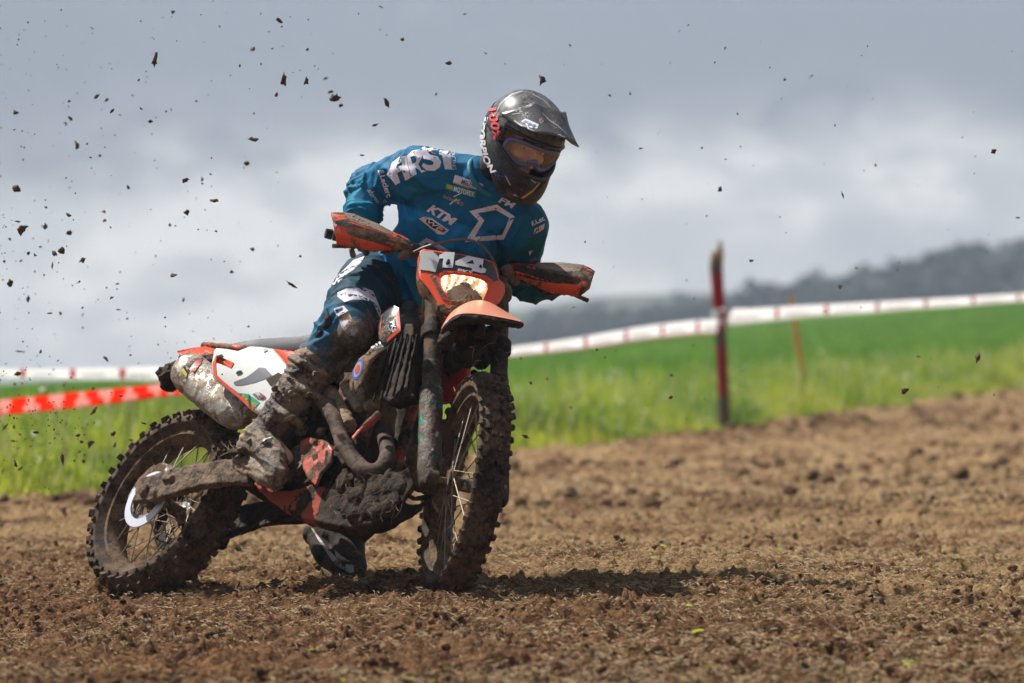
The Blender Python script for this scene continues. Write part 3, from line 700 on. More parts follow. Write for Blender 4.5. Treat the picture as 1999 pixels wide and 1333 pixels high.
def knob(g, c, t, w, n, lt, lw, h, taper=.78):
    """block on the tread: c centre on the carcass, t tangent, w sideways, n outward"""
    lo = [c+t*a*lt/2+w*b_*lw/2-n*.004 for a, b_ in ((-1,-1), (1,-1), (1,1), (-1,1))]
    hi = [c+t*a*lt/2*taper+w*b_*lw/2*taper+n*h for a, b_ in ((-1,-1), (1,-1), (1,1), (-1,1))]
    g.add(lo+hi, [(3,2,1,0), (4,5,6,7), (0,1,5,4), (1,2,6,5), (2,3,7,6), (3,0,4,7)])
def wheel(cx, R, W, rim_r, nk, rows, steer, disc_y, disc_r, name_seed, hub_w):
    k = 0.013
    Rc = R-k; prof = []                              # carcass cross-section (radius, y)
    sec = Rc-rim_r
    for a in np.linspace(-118, 118, 17):
        a = radians(a); prof.append((rim_r+sec*.5+sec*.5*cos(a), W/2*sin(a)/max(1, 1)))
    prof = [(rim_r+.004, -W*.30)]+prof[1:-1]+[(rim_r+.004, W*.30)]
    g = G(); ns = 84; rings = []
    for i in range(ns):
        th = 2*pi*i/ns; rings.append([np.array((cx+r*cos(th), y, r*sin(th))) for r, y in prof])
    m_ = len(prof); vs = [x for q in rings for x in q]; fs = []
    for i in range(ns):
        for j in range(m_-1):
            a, b2 = i*m_+j, ((i+1) % ns)*m_+j; fs.append((a, b2, b2+1, a+1))
        a, b2 = i*m_+m_-1, ((i+1) % ns)*m_+m_-1; fs.append((a, b2, b2-m_+1, a-m_+1))
    g.add(vs, fs)
    def pt(th, al):       # carcass surface point and normal for tread angle al
        r = rim_r+sec*.5+sec*.5*cos(al); y = W/2*sin(al)
        er = np.array((cos(th), 0, sin(th))); n = er*cos(al)*W/2+np.array((0, 1, 0))*sin(al)*sec*.5; n /= np.linalg.norm(n)
        w = np.cross(np.array((-sin(th), 0, cos(th))), n); return np.array((cx, 0, 0))+er*r+np.array((0, y, 0)), n, w
    rr = random.Random(name_seed)
    for i in range(nk):
        for (al, off, lt, lw, h) in rows:
            th = 2*pi*(i+off)/nk; c, n, w = pt(th, radians(al)); t = np.array((-sin(th), 0, cos(th)))
            knob(g, c, t, w, n, lt*rr.uniform(.9, 1.1), lw, h*rr.uniform(.75, 1.1))
    # hub is the wheel part itself
    h = G(); h.tube([(cx, -hub_w/2, 0), (cx, -hub_w/2+.004, 0), (cx, -hub_w*.32, 0), (cx, hub_w*.32, 0), (cx, hub_w/2-.004, 0), (cx, hub_w/2, 0)], [.034, .036, .021, .021, .036, .034], 24)
    for y in (-hub_w*.40, hub_w*.40): h.tube([(cx, y-.003, 0), (cx, y+.003, 0)], [.043, .043], 24)
    h.tube([(cx, -.115, 0), (cx, .115, 0)], .011, 12)
    hub = bb('wheel', h, m_metal, steer=steer)
    ty = build('tyre', g, m_tyre, hub, xs if steer else xb, smooth=32)
    co = np.array([tuple(v.co) for v in ty.data.vertices]); no = np.array([tuple(x.vector) for x in ty.data.vertex_normals])
    d = .0028*nzs(co, 38, name_seed, 3)+.0022*np.maximum(0, nzs(co, 14, name_seed+3, 2)); co += no*d[:, None]; ty.data.vertices.foreach_set('co', co.ravel())
    g = G(); rings = []; rp = [(rim_r+.004, -W*.30), (rim_r+.010, -W*.33), (rim_r-.004, -W*.34), (rim_r-.012, -W*.22), (rim_r-.020, -W*.10), (rim_r-.020, W*.10), (rim_r-.012, W*.22), (rim_r-.004, W*.34), (rim_r+.010, W*.33), (rim_r+.004, W*.30)]
    m_ = len(rp); vs = []; fs = []
    for i in range(72):
        th = 2*pi*i/72; vs += [np.array((cx+r*cos(th), y, r*sin(th))) for r, y in rp]
        for j in range(m_): a, b2 = i*m_+j, ((i+1) % 72)*m_+j; k2 = (j+1) % m_-j; fs.append((a, b2, b2+k2, a+k2))
    g.add(vs, fs); build('rim', g, mat_dirty('muddy rim %d' % name_seed, (.03, .03, .033), .68, .35, metallic=.3), hub, xs if steer else xb, smooth=40)
    for i in range(36):
        th = 2*pi*(i+.5)/36; sd_ = -1 if i % 2 else 1; tw = (1 if (i//2) % 2 else -1)*radians(52)
        a = np.array((cx+.040*cos(th+tw), sd_*hub_w*.40, .040*sin(th+tw))); b2 = np.array((cx+(rim_r-.019)*cos(th), sd_*.012, (rim_r-.019)*sin(th)))
        g = G(); g.tube([a, (a+b2)/2, b2], [.0022, .0018, .0024], 5); build('spoke', g, m_spoke, hub, xs if steer else xb, smooth=60)
    if disc_r:
        g = G(); n = 48; vs = []; fs = []
        for i in range(n):
            th = 2*pi*i/n; ro = disc_r*(1+.025*cos(12*th)); 
            for r, y in ((ro, -.0018), (disc_r*.70, -.0018), (disc_r*.70, .0018), (ro, .0018)): vs.append((cx+r*cos(th), disc_y+y, r*sin(th)))
            for j in range(4): a, b2 = i*4+j, ((i+1) % n)*4+j; k2 = (j+1) % 4-j; fs.append((a, b2, b2+k2, a+k2))
        g.add(vs, fs)
        for i in range(6):
            th = 2*pi*i/6; g.tube([(cx+.036*cos(th), disc_y, .036*sin(th)), (cx+disc_r*.74*cos(th+.3), disc_y, disc_r*.74*sin(th+.3))], .005, 6)
        build('brake_disc', g, m_metal, hub, xs if steer else xb)
    return hub
rear = wheel(0, RR, .130, .235, 36, [(0, 0, .022, .034, .015), (-33, .5, .020, .024, .015), (33, .5, .020, .024, .015), (-62, 0, .022, .022, .016), (62, 0, .022, .022, .016), (-84, .5, .016, .014, .008), (84, .5, .016, .014, .008)], False, -.075, .11, 1, .15)
front = wheel(1.48, RF, .095, .268, 46, [(-13, 0, .018, .016, .013), (13, 0, .018, .016, .013), (-38, .5, .018, .017, .013), (38, .5, .018, .017, .013), (-64, 0, .017, .016, .012), (64, 0, .017, .016, .012)], True, .072, .130, 2, .12)
# rear sprocket and chain on the far side
g = G(); n = 96; vs = []; fs = []
for i in range(n):
    th = 2*pi*i/n; ro = .118+(.006 if i % 2 else -.002)
    for r, y in ((ro, .066), (.082, .066), (.082, .071), (ro, .071)): vs.append((r*cos(th), y, r*sin(th)))
    for j in range(4): a, b2 = i*4+j, ((i+1) % n)*4+j; k2 = (j+1) % 4-j; fs.append((a, b2, b2+k2, a+k2))
g.add(vs, fs)
for i in range(6): th = 2*pi*i/6; g.tube([(.034*cos(th), .068, .034*sin(th)), (.088*cos(th), .068, .088*sin(th))], .006, 6)
build('sprocket', g, m_muddark, rear, xb)
g = G(); c0 = np.array((0, .0685, 0)); c1 = np.array((.60, .0685, .035)); pth = []
for t in np.linspace(100, 265, 22): pth.append((.121*cos(radians(t)), .0685, .121*sin(radians(t))))
for t in np.linspace(0, 1, 26)[1:-1]: pth.append((-.01+.61*t, .0685, -.121+t*.120-.02*sin(pi*t)))
for t in np.linspace(-85, 85, 8): pth.append((.60+.036*cos(radians(t)), .0685, .035+.036*sin(radians(t))))
for t in np.linspace(1, 0, 26)[1:-1]: pth.append((-.02+.61*t, .0685, .121-t*.052-.008*sin(pi*t)))
n = len(pth)
for i in range(n):
    a = np.array(pth[i]); b2 = np.array(pth[(i+1) % n]); d = b2-a; l = np.linalg.norm(d); 
    if l < 1e-5: continue
    d /= l; up = np.cross(d, (0, 1, 0)); R_ = np.stack([d, (0, 1, 0), up], 1); g.box((a+b2)/2, (l*.85, .014 if i % 2 else .010, .015), R_)
bb('chain', g, m_muddark)
g = G(); p0 = np.array((.05, .068, -.118)); g.box((.20, .068, -.112), (.16, .03, .045), Rm('y', radians(-8))); bo('chain_guide', g, m_muddark, voxel=.005, amp=.006)

# ---- swingarm: outline of the near beam read off the photo, mirrored for the far one
def pl(pts, y): return [LB(a, b_, y) for a, b_ in pts]
up_ = [(268, 948), (283, 936), (320, 924), (372, 912), (430, 902), (480, 897)]; dn = [(490, 946), (440, 946), (392, 952), (340, 968), (300, 980), (270, 983)]
g = G(); g.plate(pl(up_+dn, -.128), (0, .030, 0))
for a in (pl([(282, 958)], -.145)[0],): g.tube([a+np.array((0, -.012, 0)), a+np.array((0, .02, 0))], .020, 10)
g.box(LB(330, 934, -.144), (.045, .020, .016)); g.box(LB(298, 960, -.146), (.035, .012, .022))
bo('swingarm', g, mat_mud('swingarm mud', (.25, .172, .112), (.035, .023, .015), .65, .9), voxel=.0045, smooth=2, amp=.0035, freq=40)
g = G(); q = [p*np.array((1, -1, 1)) for p in pl(up_+dn, -.128)]; g.plate(q, (0, .03, 0)); g.tube([(.44, -.12, .05), (.44, .12, .05)], .035, 12); g.tube([(.60, -.13, .06), (.60, .13, .06)], .03, 12)
bo('swingarm', g, m_muddark, voxel=.006, amp=.003)
# white ring that shields the rear disc
ce = LB(287, 975, -.098); g = G(); n = 40; vs = []; fs = []
for i in range(n):
    th = 2*pi*i/n
    for r, y in ((.098, -.003), (.070, -.005), (.070, .002), (.098, .002)): vs.append(ce+np.array((r*cos(th), y, r*sin(th))))
    for j in range(4): a, b2 = i*4+j, ((i+1) % n)*4+j; k2 = (j+1) % 4-j; fs.append((a, b2, b2+k2, a+k2))
g.add(vs, fs); bb('disc_guard', g, m_guard, smooth=30)
g = G(); g.tube([ce+np.array((0, .0, 0)), ce+np.array((0, .035, 0))], .024, 12); g.tube([ce+np.array((-.07, .002, 0)), ce+np.array((.07, .002, 0))], .008, 6); g.box(LB(326, 934, -.12), (.06, .025, .026), Rm('y', -.15)); bo('brake_caliper', g, m_mud, voxel=.004, amp=.003)

# ---- silencer and exhaust
YS = -.155
def silR(t): return .066+.0*t
s0 = LB(366, 724, YS); s1 = LB(466, 806, YS+.03); dS = (s1-s0)/np.linalg.norm(s1-s0); Ls = np.linalg.norm(s1-s0)
g = G(); g.tube([s0-dS*.012, s0, s0+dS*.02, s0+dS*Ls*.5, s1-dS*.05, s1, s1+dS*.035, s1+dS*.06], [.050, .060, .066, .067, .065, .058, .040, .024], 28)
sil = bo('silencer', g, mat_dirty('silencer shell', (.56, .52, .46), .52, .38, scale=26, metallic=.6, light=(.48, .39, .30), dark=(.16, .115, .08)), voxel=.006, smooth=3, amp=.0016, freq=40)
e0 = LB(343, 728, YS-.01); e1 = LB(321, 741, YS-.02); g = G(); g.tube([s0+dS*.01, e0, e1, e1+(e1-e0)*.15], [.034, .036, .040, .037], 18); g.cap(LB(322, 750, YS), LB(338, 752, YS), .016, .02)
build('tail_spout', G().tube([s0, s0-dS*.02], [.05, .045], 16), m_muddark, sil, xb)
organic('mud_cake', g, m_muddark, sil, xb, voxel=.004, smooth=1, amp=.009, freq=60)
SB = FB; bs = bvh_of([sil], FB)
decal_poly([(384, 703), (396, 697), (392, 712), (380, 728), (370, 722)], bs, mat_dirty('worn red print', (.50, .05, .06), .45, .5, scale=40), sil, FB, 'sticker')
decal_poly([(354, 723), (359, 719), (367, 731), (364, 737)], bs, m_letyel, sil, FB, 'sticker')
decal_poly([(357, 717), (378, 700), (388, 697), (370, 726), (366, 738), (355, 726)], bs, mat_dirty('worn dark print', (.10, .09, .09), .5, .5, scale=50), sil, FB, 'sticker', off=.0006)
# header pipe: port on the cylinder, loops forward and down, back up to the silencer
hp = [((582, 812), -.135), ((600, 793), -.15), ((630, 787), -.165), ((650, 812), -.17), ((669, 862), -.172), ((690, 897), -.165), ((718, 921), -.15), ((744, 915), -.12), ((757, 886), -.08), ((748, 850), -.04), ((730, 826), -.01)]
g = G(); g.tube([LB(a[0], a[1], y) for a, y in hp], [.019, .021, .0225, .0235, .0245, .0255, .0265, .0265, .025, .023, .020], 16, sub=5)
g.tube([LB(663, 868, -.172), LB(655, 880, -.172)], .010, 8); g.tube([LB(640, 790, -.165), LB(646, 805, -.168)], [.0265, .0265], 14)
bo('exhaust_pipe', g, mat_mud('baked pipe mud', (.15, .105, .078), (.045, .031, .023), .75, .4), voxel=.0045, smooth=2, amp=.0018, freq=50)
g = G(); g.tube([LB(582, 812, -.135), LB(550, 800, -.14), LB(512, 812, -.15), LB(488, 815, -.155)], [.021, .024, .028, .030], 14, sub=4); bo('mid_pipe', g, m_mud, voxel=.005, amp=.002)

# ---- engine
def eng(name, items, mat, **k):
    g = G()
    for it in items:
        if it[0] == 'c': g.tube([LB(it[1][0], it[1][1], it[2]), LB(it[3][0], it[3][1], it[4])], it[5], 18)
        elif it[0] == 's': g.ell(LB(it[1][0], it[1][1], it[2]), np.diag(it[3]))
        elif it[0] == 'd': c = LB(it[1][0], it[1][1], it[2]); g.tube([c+np.array((0, it[4]/2, 0)), c-np.array((0, it[4]/2, 0))], it[3], 26)
        elif it[0] == 'p': g.plate(pl(it[1], it[2]), (0, it[3], 0))
        elif it[0] == 'b': g.box(LB(it[1][0], it[1][1], it[2]), it[3], Rm('y', radians(it[4])))
    return bo(name, g, mat, **k)
eng('crankcase', [('b', (655, 905), -.02, (.30, .19, .22), -5), ('d', (618, 905), -.115, .085, .05), ('d', (676, 885), -.11, .065, .05), ('d', (585, 905), -.10, .070, .05), ('b', (560, 890), -.03, (.16, .15, .13), 10), ('s', (575, 870), -.12, (.05, .03, .045))], m_muddark, voxel=.006, smooth=2, amp=.005, freq=26)
eng('clutch_cover', [('d', (585, 898), -.150, .050, .03), ('d', (560, 925), -.145, .030, .03)], mat_mud('case mud', (.15, .11, .085), (.035, .025, .02), .55, .5), voxel=.004, smooth=1, amp=.003)
eng('cylinder', [('b', (716, 800), -.0, (.125, .14, .24), -22), ('b', (735, 735), 0, (.14, .16, .09), -22), ('s', (705, 790), -.09, (.03, .03, .04))], m_mud, voxel=.006, smooth=2, amp=.004)
eng('starter_motor', [('c', (641, 765), -.135, (682, 834), -.140, .0265)], m_mudlight, voxel=.004, smooth=3, amp=.0035, freq=40)
CLAY = [('s', (682, 714), -.13, (.050, .02, .02)), ('s', (655, 733), -.125, (.035, .02, .024)), ('s', (700, 765), -.11, (.03, .02, .02)), ('s', (725, 792), -.10, (.032, .02, .018)), ('s', (588, 838), -.14, (.026, .018, .022)), ('s', (592, 820), -.14, (.012, .012, .018)), ('s', (627, 842), -.13, (.016, .015, .015)), ('c', (672, 752), -.12, (700, 800), -.11, .014)]
for it in CLAY: eng('clay_lump', [it], m_mudlight, voxel=.004, smooth=1, amp=.006, freq=45)
for q in ((633, 755), (616, 783)):
    g = G(); c = LB(q[0], q[1], -.15); g.tube([c+np.array((0, .012, 0)), c], .0085, 10); g.tube([c, c-np.array((0, .003, 0))], [.0085, .006], 10); bb('bolt', g, m_metalc, smooth=30)
# orange side guard of the engine
op = [(587, 862), (607, 853), (640, 862), (651, 878), (647, 905), (628, 925), (618, 950), (604, 938), (592, 915), (588, 890)]
g = G(); g.plate(pl(op, -.165), (0, .012, 0)); eg = bo('engine_guard', g, mat_dirty('guard orange', (.50, .055, .022), .50, .5, scale=22), voxel=.0035, smooth=2, amp=.0015)
b_ = bvh_of([eg], FB)
decal_poly([(636, 878), (641, 880), (637, 910), (633, 908)], b_, m_muddark, eg, FB, 'slot', off=.001)
decal_poly([(608, 890), (620, 885), (621, 892), (612, 900)], b_, m_muddark, eg, FB, 'slot', off=.001)
# skid plate: wraps under the engine
sk = [(494, 943), (512, 956), (560, 953), (600, 940), (640, 950), (700, 955), (755, 930), (790, 905), (800, 940), (772, 985), (720, 1018), (680, 1027), (630, 1018), (590, 1008), (545, 985), (512, 962)]
g = G(); ring = pl(sk, -.15); g.plate([p+np.array((0, .02, 0)) for p in ring], (0, .012, 0)); 
low = pl([(494, 943), (545, 985), (590, 1008), (630, 1018), (680, 1027), (720, 1018), (772, 985), (800, 930)], -.14); rings = []
for p in low: rings.append([p+np.array((0, y, -dz)) for y, dz in ((0, 0), (.02, .010), (.05, .008), (.08, -.01), (.10, -.035))]+[p+np.array((0, y, -dz+.014)) for y, dz in ((.095, -.035), (.07, -.01), (.045, .004), (.025, .004), (.01, 0))])
g.loft(rings)
skm, nt, b = newmat('skid plate orange and mud'); t = nn(nt, 'ShaderNodeTexCoord').outputs['Object']
mc, mh = mudcolor(nt, t, (.055, .036, .023), (.016, .011, .008)); p_ = tnoise(nt, t, 8, 6, .6, .4); s_ = nn(nt, 'ShaderNodeSeparateXYZ'); nt.links.new(t, s_.inputs[0])
x_ = mth(nt, 'ADD', mth(nt, 'MULTIPLY', s_.outputs[0], -2.2), mth(nt, 'ADD', .52, mth(nt, 'MULTIPLY', mth(nt, 'SUBTRACT', p_, .5), 3.0)))
f_ = sstep(nt, x_, .05, .13); nt.links.new(mixc(nt, f_, mc, mixc(nt, tnoise(nt, t, 30, 5, .7), (.46, .06, .025), (.17, .075, .045))), b.inputs['Base Color']); b.inputs['Roughness'].default_value = .75; b.inputs['Specular IOR Level'].default_value = .12; bump(nt, tnoise(nt, t, 120, 5, .7), .6, .006, b)
bo('skid_plate', g, skm, voxel=.005, smooth=2, amp=.004, freq=30)
g = G()          # mud and roots packed on the skid plate
for i in range(60):
    a = rng.uniform(665, 780); b2 = rng.uniform(930, 1005)
    if b2 > 1025-(abs(a-700)*.5): continue
    g.ell(LB(a, b2, -.146+rng.uniform(-.005, .02)), np.diag(rng.uniform(.018, .040, 3)*np.array((1, .4, 1))), 10, 6)
bo('mud_cake', g, mat_mud('root mud', (.075, .052, .034), (.016, .011, .008), .8, 1.), voxel=.0038, smooth=6, amp=.0025, freq=90)
g = G()
for i in range(60):
    c = LB(rng.uniform(640, 780), rng.uniform(925, 1010), -.185-rng.uniform(0, .01)); d = rng.normal(size=3)*np.array((1, .35, 1)); d /= np.linalg.norm(d); l = rng.uniform(.008, .03)
    g.tube([c-d*l, c+rng.normal(size=3)*.004, c+d*l], [.0006, .0007, .0004], 4, caps=False)
tag(bb('caught_straw', g, mat_plain('root fibres', (.20, .145, .08), .8)), kind='stuff')
# frame
def bar(pts, y, r, mat, name='frame', **k):
    g = G(); g.tube([LB(a[0], a[1], (y if not hasattr(y, '__len__') else y[i])) for i, a in enumerate(pts)], r, 12, sub=4); return bo(name, g, mat, voxel=.0045, amp=.0018, **k)
g = G()
g.tube([LB(742, 806, -.11), LB(712, 835, -.12), LB(684, 868, -.13), LB(676, 880, -.13)], .013, 12, sub=3)
bo('frame_brace', g, mat_dirty('frame orange under mud', (.60, .05, .018), .55, .5, scale=16), voxel=.004, amp=.0015)
g = G(); 
for s in (-1, 1):
    g.tube([(1.02, s*.03, .60), (.98, s*.05, .42), (.98, s*.07, .20), (1.0, s*.08, .02), (.92, s*.09, -.07)], [.022, .020, .018, .018, .018], 12, sub=4)
    g.tube([(1.02, s*.03, .58), (.80, s*.10, .50), (.55, s*.12, .36), (.46, s*.12, .14), (.50, s*.10, .0)], .020, 12, sub=4)
    g.tube([(.56, s*.11, .44), (.20, s*.09, .50), (-.05, s*.07, .54)], .012, 10); g.tube([(.48, s*.11, .20), (.10, s*.09, .46)], .011, 10)
g.tube([(1.01-.05, 0, .66), (1.06, 0, .48)], .032, 16)
bo('frame', g, mat_dirty('frame orange', (.62, .055, .018), .62, .45, scale=12, dark=(.03, .02, .015)), voxel=.006, amp=.002)
# red-orange surfaces lit through between the fork legs
rp_ = [(857, 682), (918, 690), (914, 745), (890, 782), (862, 790)]
g = G(); g.plate(pl(rp_, .02), (0, .02, 0)); bo('radiator_guard', g, mat_dirty('deep orange guard', (.62, .035, .016), .40, .4, scale=14, dark=(.03, .02, .015)), voxel=.005, amp=.002)
# radiators with louvres
for s, yy in ((-1, -.105), (1, .12)):
    rad = pl([(764, 640), (815, 636), (820, 780), (770, 795), (735, 768)], yy)
    g = G(); g.plate(rad, (0, .045, 0)); R_ = bo('radiator', g, m_muddark, voxel=.006, amp=.003)
    if s < 0:
        for i in range(6):
            a0 = LB(772+i*9.5-6, 650+rng.uniform(-6, 6), yy-.028); a1 = LB(728+i*13, 782-i*2+rng.uniform(-8, 8), yy-.024); g = G(); g.tube([a0, (a0+a1)/2, a1], [.0042, .005, .004], 8)
            organic('louvre', g, mat_mud('louvre mud', (.040, .030, .023), (.012, .009, .007), .7, .7) if i == 0 else bpy.data.materials['louvre mud'], R_, xb, voxel=.003, smooth=1, amp=.0025)
# tank, seat, shrouds
g = G(); g.loft([[np.array((x, w*cos(a), z+h*sin(a))) for a in np.linspace(0, 2*pi, 20, endpoint=False)] for x, z, w, h in ((.55, .50, .09, .075), (.68, .52, .13, .10), (.84, .52, .15, .115), (.98, .52, .11, .085), (1.02, .53, .06, .05))])
g.tube([(.86, 0, .60), (.86, 0, .655)], .038, 16)
bb('fuel_tank', g, mat_dirty('black tank', (.02, .02, .022), .4, .35))
se = [(x, z, w) for x, z, w in ((.07, .538, .05), (.10, .538, .075), (.18, .536, .09), (.30, .530, .105), (.50, .535, .105), (.66, .565, .085), (.76, .60, .06))]
s_up = [LB(456, 664, 0), LB(520, 663, 0), LB(600, 664, 0)]
g = G(); rings = []
for x, z, w in se:
    zz = z+(.030 if x < .4 else .02); rings.append([np.array((x, w*cos(a)*(1 if sin(a) < .3 else .9), zz-.060+.05*(abs(sin(a))**.6)*(1 if sin(a) > 0 else -1))) for a in np.linspace(0, 2*pi, 24, endpoint=False)])
g.loft(rings); seat_ob = bb('seat', g, m_seat, smooth=50)
def sheet(pts, y, th, bulge=0.0, mat=None, name='panel', steer=False, parent=None, nsub=6):
    """thin moulded panel from a photo outline lying near plane y, crowned outwards by bulge"""
    g = G(); poly = [np.array(p) for p in pl(pts, y)]; c = sum(poly)/len(poly); n = len(poly); rings = []
    vs = []; fs = []
    K = nsub
    for k in range(K+1):
        f = k/K
        for p in poly: q = c+(p-c)*f; q = q+np.array((0, -1, 0))*bulge*(1-f**2.2)*(1 if y < 0 else -1); vs.append(q)
    for k in range(1, K):
        for i in range(n): j = (i+1) % n; fs.append((k*n+i, k*n+j, (k+1)*n+j, (k+1)*n+i))
    for i in range(n): j = (i+1) % n; fs.append((0, n+j, n+i))
    g.add(vs, fs); o = bb(name, g, mat, parent, smooth=45)
    s = o.modifiers.new('t', 'SOLIDIFY'); s.thickness = min(th, .003); s.offset = 0; return o
# side number panel
wp = [(419, 685), (423, 680), (444, 682), (465, 686), (478, 681), (488, 677), (512, 678), (534, 682), (545, 693), (557, 707), (585, 730), (590, 760), (560, 800), (510, 812), (494, 803), (470, 780), (454, 768), (434, 752), (416, 737), (414, 710)]
YP = -.225
side = sheet(wp, YP, .004, .018, m_white, 'side_panel')
bw = bvh_of([side], FB)
edge = [(426, 677), (418, 683), (413, 710), (415, 738), (434, 753), (454, 769), (470, 782), (495, 806), (505, 818)]
decal_poly(band([(423, 688), (420, 712), (422, 733), (438, 748), (456, 763), (473, 777), (496, 800)], 6), bw, m_orange_clean, side, FB, 'orange_edge', off=.004)
op2 = [(534, 681), (560, 686), (590, 690), (600, 730), (570, 740), (556, 707), (546, 694)]
sheet(op2, YP-.003, .004, .004, m_orange_clean, 'side_panel')
decal_poly([(458, 746), (465, 743), (482, 737), (496, 727), (507, 718), (519, 719), (532, 733), (520, 740), (497, 748), (478, 752), (463, 753), (458, 750)], bw, m_letgrey, side, FB, 'number')
decal_poly([(454, 757), (461, 762), (467, 767), (484, 769), (497, 777), (509, 786), (503, 793), (494, 800), (470, 780), (454, 768)], bw, mat_dirty('green print', (.03, .36, .20), .15, .4), side, FB, 'graphic')
decal_text('MOTOREX', [(481, 775), (505, 790), (501, 796), (478, 782)], bw, m_letyel, side, FB, off=.004, maxlen=.15)
decal_poly([(474, 772), (478, 770), (481, 773), (479, 777), (475, 776)], bw, m_letgold, side, FB, 'graphic', off=.004)
decal_poly([(494, 770), (508, 766), (521, 775), (512, 780), (504, 779)], bw, m_letgrey, side, FB, 'graphic', off=.004)
decal_text('WP', [(500, 769), (508, 767), (514, 773), (507, 776)], bw, m_letplain, side, FB, off=.006, maxlen=.2)
decal_poly([(509, 776), (517, 773), (520, 776), (512, 779)], bw, m_letred, side, FB, 'graphic', off=.006)
for q, rx, ry, sl in (((432, 696), 5.6, 2.6, -.25), ((519, 686), 4.6, 2.6, -.3), ((469, 728), 6, 3.6, -.25)):
    el = [(q[0]+rx*cos(a), q[1]+ry*sin(a)+sl*rx*cos(a)) for a in np.linspace(0, 2*pi, 16, endpoint=False)]
    decal_poly(el, bw, m_blackc, side, FB, 'fixing_hole', off=.005)
decal_poly([(521, 742), (545, 728), (556, 735), (540, 760), (528, 752)], bw, m_muddark, side, FB, 'mud_smear', off=.004)
# far side panel, mirrored
o = side.copy(); o.data = side.data.copy(); COL.objects.link(o); o.parent = bike
for v in o.data.vertices: v.co.y = -v.co.y
# rear fender
fz = [(-.20, .548, .055, .012), (-.10, .556, .065, .02), (0, .556, .075, .03), (.12, .550, .09, .04), (.25, .540, .10, .05)]
rings = []
for x, z, w, d in fz: rings.append([np.array((x, y*w, z-d*abs(y)**3)) for y in np.linspace(-1, 1, 15)])
tl = LB(348, 687, -.06)
g = G(); g.loft(rings, close=False, caps=False); o = bb('rear_fender', g, m_orange, smooth=50, fixn=False); s = o.modifiers.new('t', 'SOLIDIFY'); s.thickness = .005
g = G(); g.plate(pl([(349, 689), (385, 680), (430, 673), (480, 672), (560, 684), (560, 700), (480, 690), (430, 690), (380, 700), (352, 696)], -.075), (0, .01, 0)); bb('fender_side', g, m_orange, smooth=0, bevel=.002)
g = G()
for i in range(14): g.ell(LB(rng.uniform(352, 425), rng.uniform(700, 712), rng.uniform(-.09, 0)), np.diag(rng.uniform(.012, .028, 3)), 10, 6)
bo('mud_cake', g, m_muddark, voxel=.005, smooth=0, amp=.008, freq=60)
# inner rear guard / subframe mass so that daylight does not show through
g = G(); g.loft([[np.array((x, w*cos(a), z+h*sin(a))) for a in np.linspace(0, 2*pi, 16, endpoint=False)] for x, z, w, h in ((.06, .50, .05, .03), (.22, .46, .085, .09), (.40, .42, .10, .13), (.55, .36, .10, .15))]); bo('airbox', g, m_muddark, voxel=.008, amp=.004)
g = G(); g.plate([(.34, 0, .42), (.40, 0, .10), (.46, 0, .06), (.56, 0, .05), (.58, 0, .40)], (0, .16, 0)); g.tube([(.36, 0, .42), (.42, 0, .06)], .035, 12); bo('shock_absorber', g, m_muddark, voxel=.008, amp=.006)
# right shroud
sh1 = [(744, 616), (758, 604), (771, 596), (780, 602), (784, 646), (771, 660), (757, 670), (750, 676), (741, 664), (738, 640)]
shr = sheet(sh1, -.225, .004, .012, mat_dirty('shroud black', (.016, .016, .018), .30, .3, scale=14), 'radiator_shroud'); b3 = bvh_of([shr], FB)
decal_poly([(770, 597), (779, 602), (783, 646), (757, 668), (756, 662), (776, 643), (772, 606)], b3, m_orange_clean, shr, FB, 'orange_edge')
decal_poly([(745, 618), (748, 615), (744, 650), (742, 640)], b3, m_orange, shr, FB, 'orange_edge')
decal_text('PKS', [(770, 626), (775, 646), (767, 650), (762, 630)], b3, m_letplain, shr, FB, off=.003)
sh2 = [(728, 676), (748, 664), (768, 664), (758, 676), (742, 690), (728, 706), (716, 730), (703, 756), (694, 768), (684, 764), (682, 748), (690, 722), (702, 700), (716, 690)]
sh2o = sheet(sh2, -.215, .004, .008, mat_dirty('grey shroud graphic', (.27, .31, .40), .58, .4, scale=16), 'radiator_shroud'); b4 = bvh_of([sh2o], FB)
decal_poly([(725, 672), (750, 662), (768, 664), (760, 673), (722, 690), (712, 694)], b4, m_blackc, sh2o, FB, 'graphic')
decal_text('KTM', [(722, 675), (746, 664), (752, 670), (727, 681)], b4, m_letplain, sh2o, FB, off=.004)
for rx, ry, mt, of in ((8.5, 21, m_letblue, .003), (6.3, 16.5, mat_plain('muted roundel', (.26, .26, .30), .5), .0038), (4, 10, m_letred, .0046)):
    el = [(700+rx*cos(a)-.30*ry*sin(a)*.9, 722+ry*sin(a)*.93+.1*rx*cos(a)) for a in np.linspace(0, 2*pi, 22, endpoint=False)]; decal_poly(el, b4, mt, sh2o, FB, 'emblem', off=of)
# left shroud, seen only from the far side
for sp_, bo_ in ((shr, 0), (sh2o, 0)):
    o = sp_.copy(); o.data = sp_.data.copy(); COL.objects.link(o); o.parent = bike
    for v in o.data.vertices: v.co.y = -v.co.y
# footpegs
for s in (-1, 1): g = G(); g.box((.64, s*.21, .02), (.06, .11, .02)); g.tube([(.64, s*.10, .02), (.64, s*.16, .02)], .012, 8); bo('footpeg', g, m_muddark, voxel=.005, amp=.003)
# brake pedal
g = G(); g.tube([(.66, -.16, .0), (.76, -.17, -.02), (.84, -.16, .02)], .008, 8); bb('brake_pedal', g, m_mud)

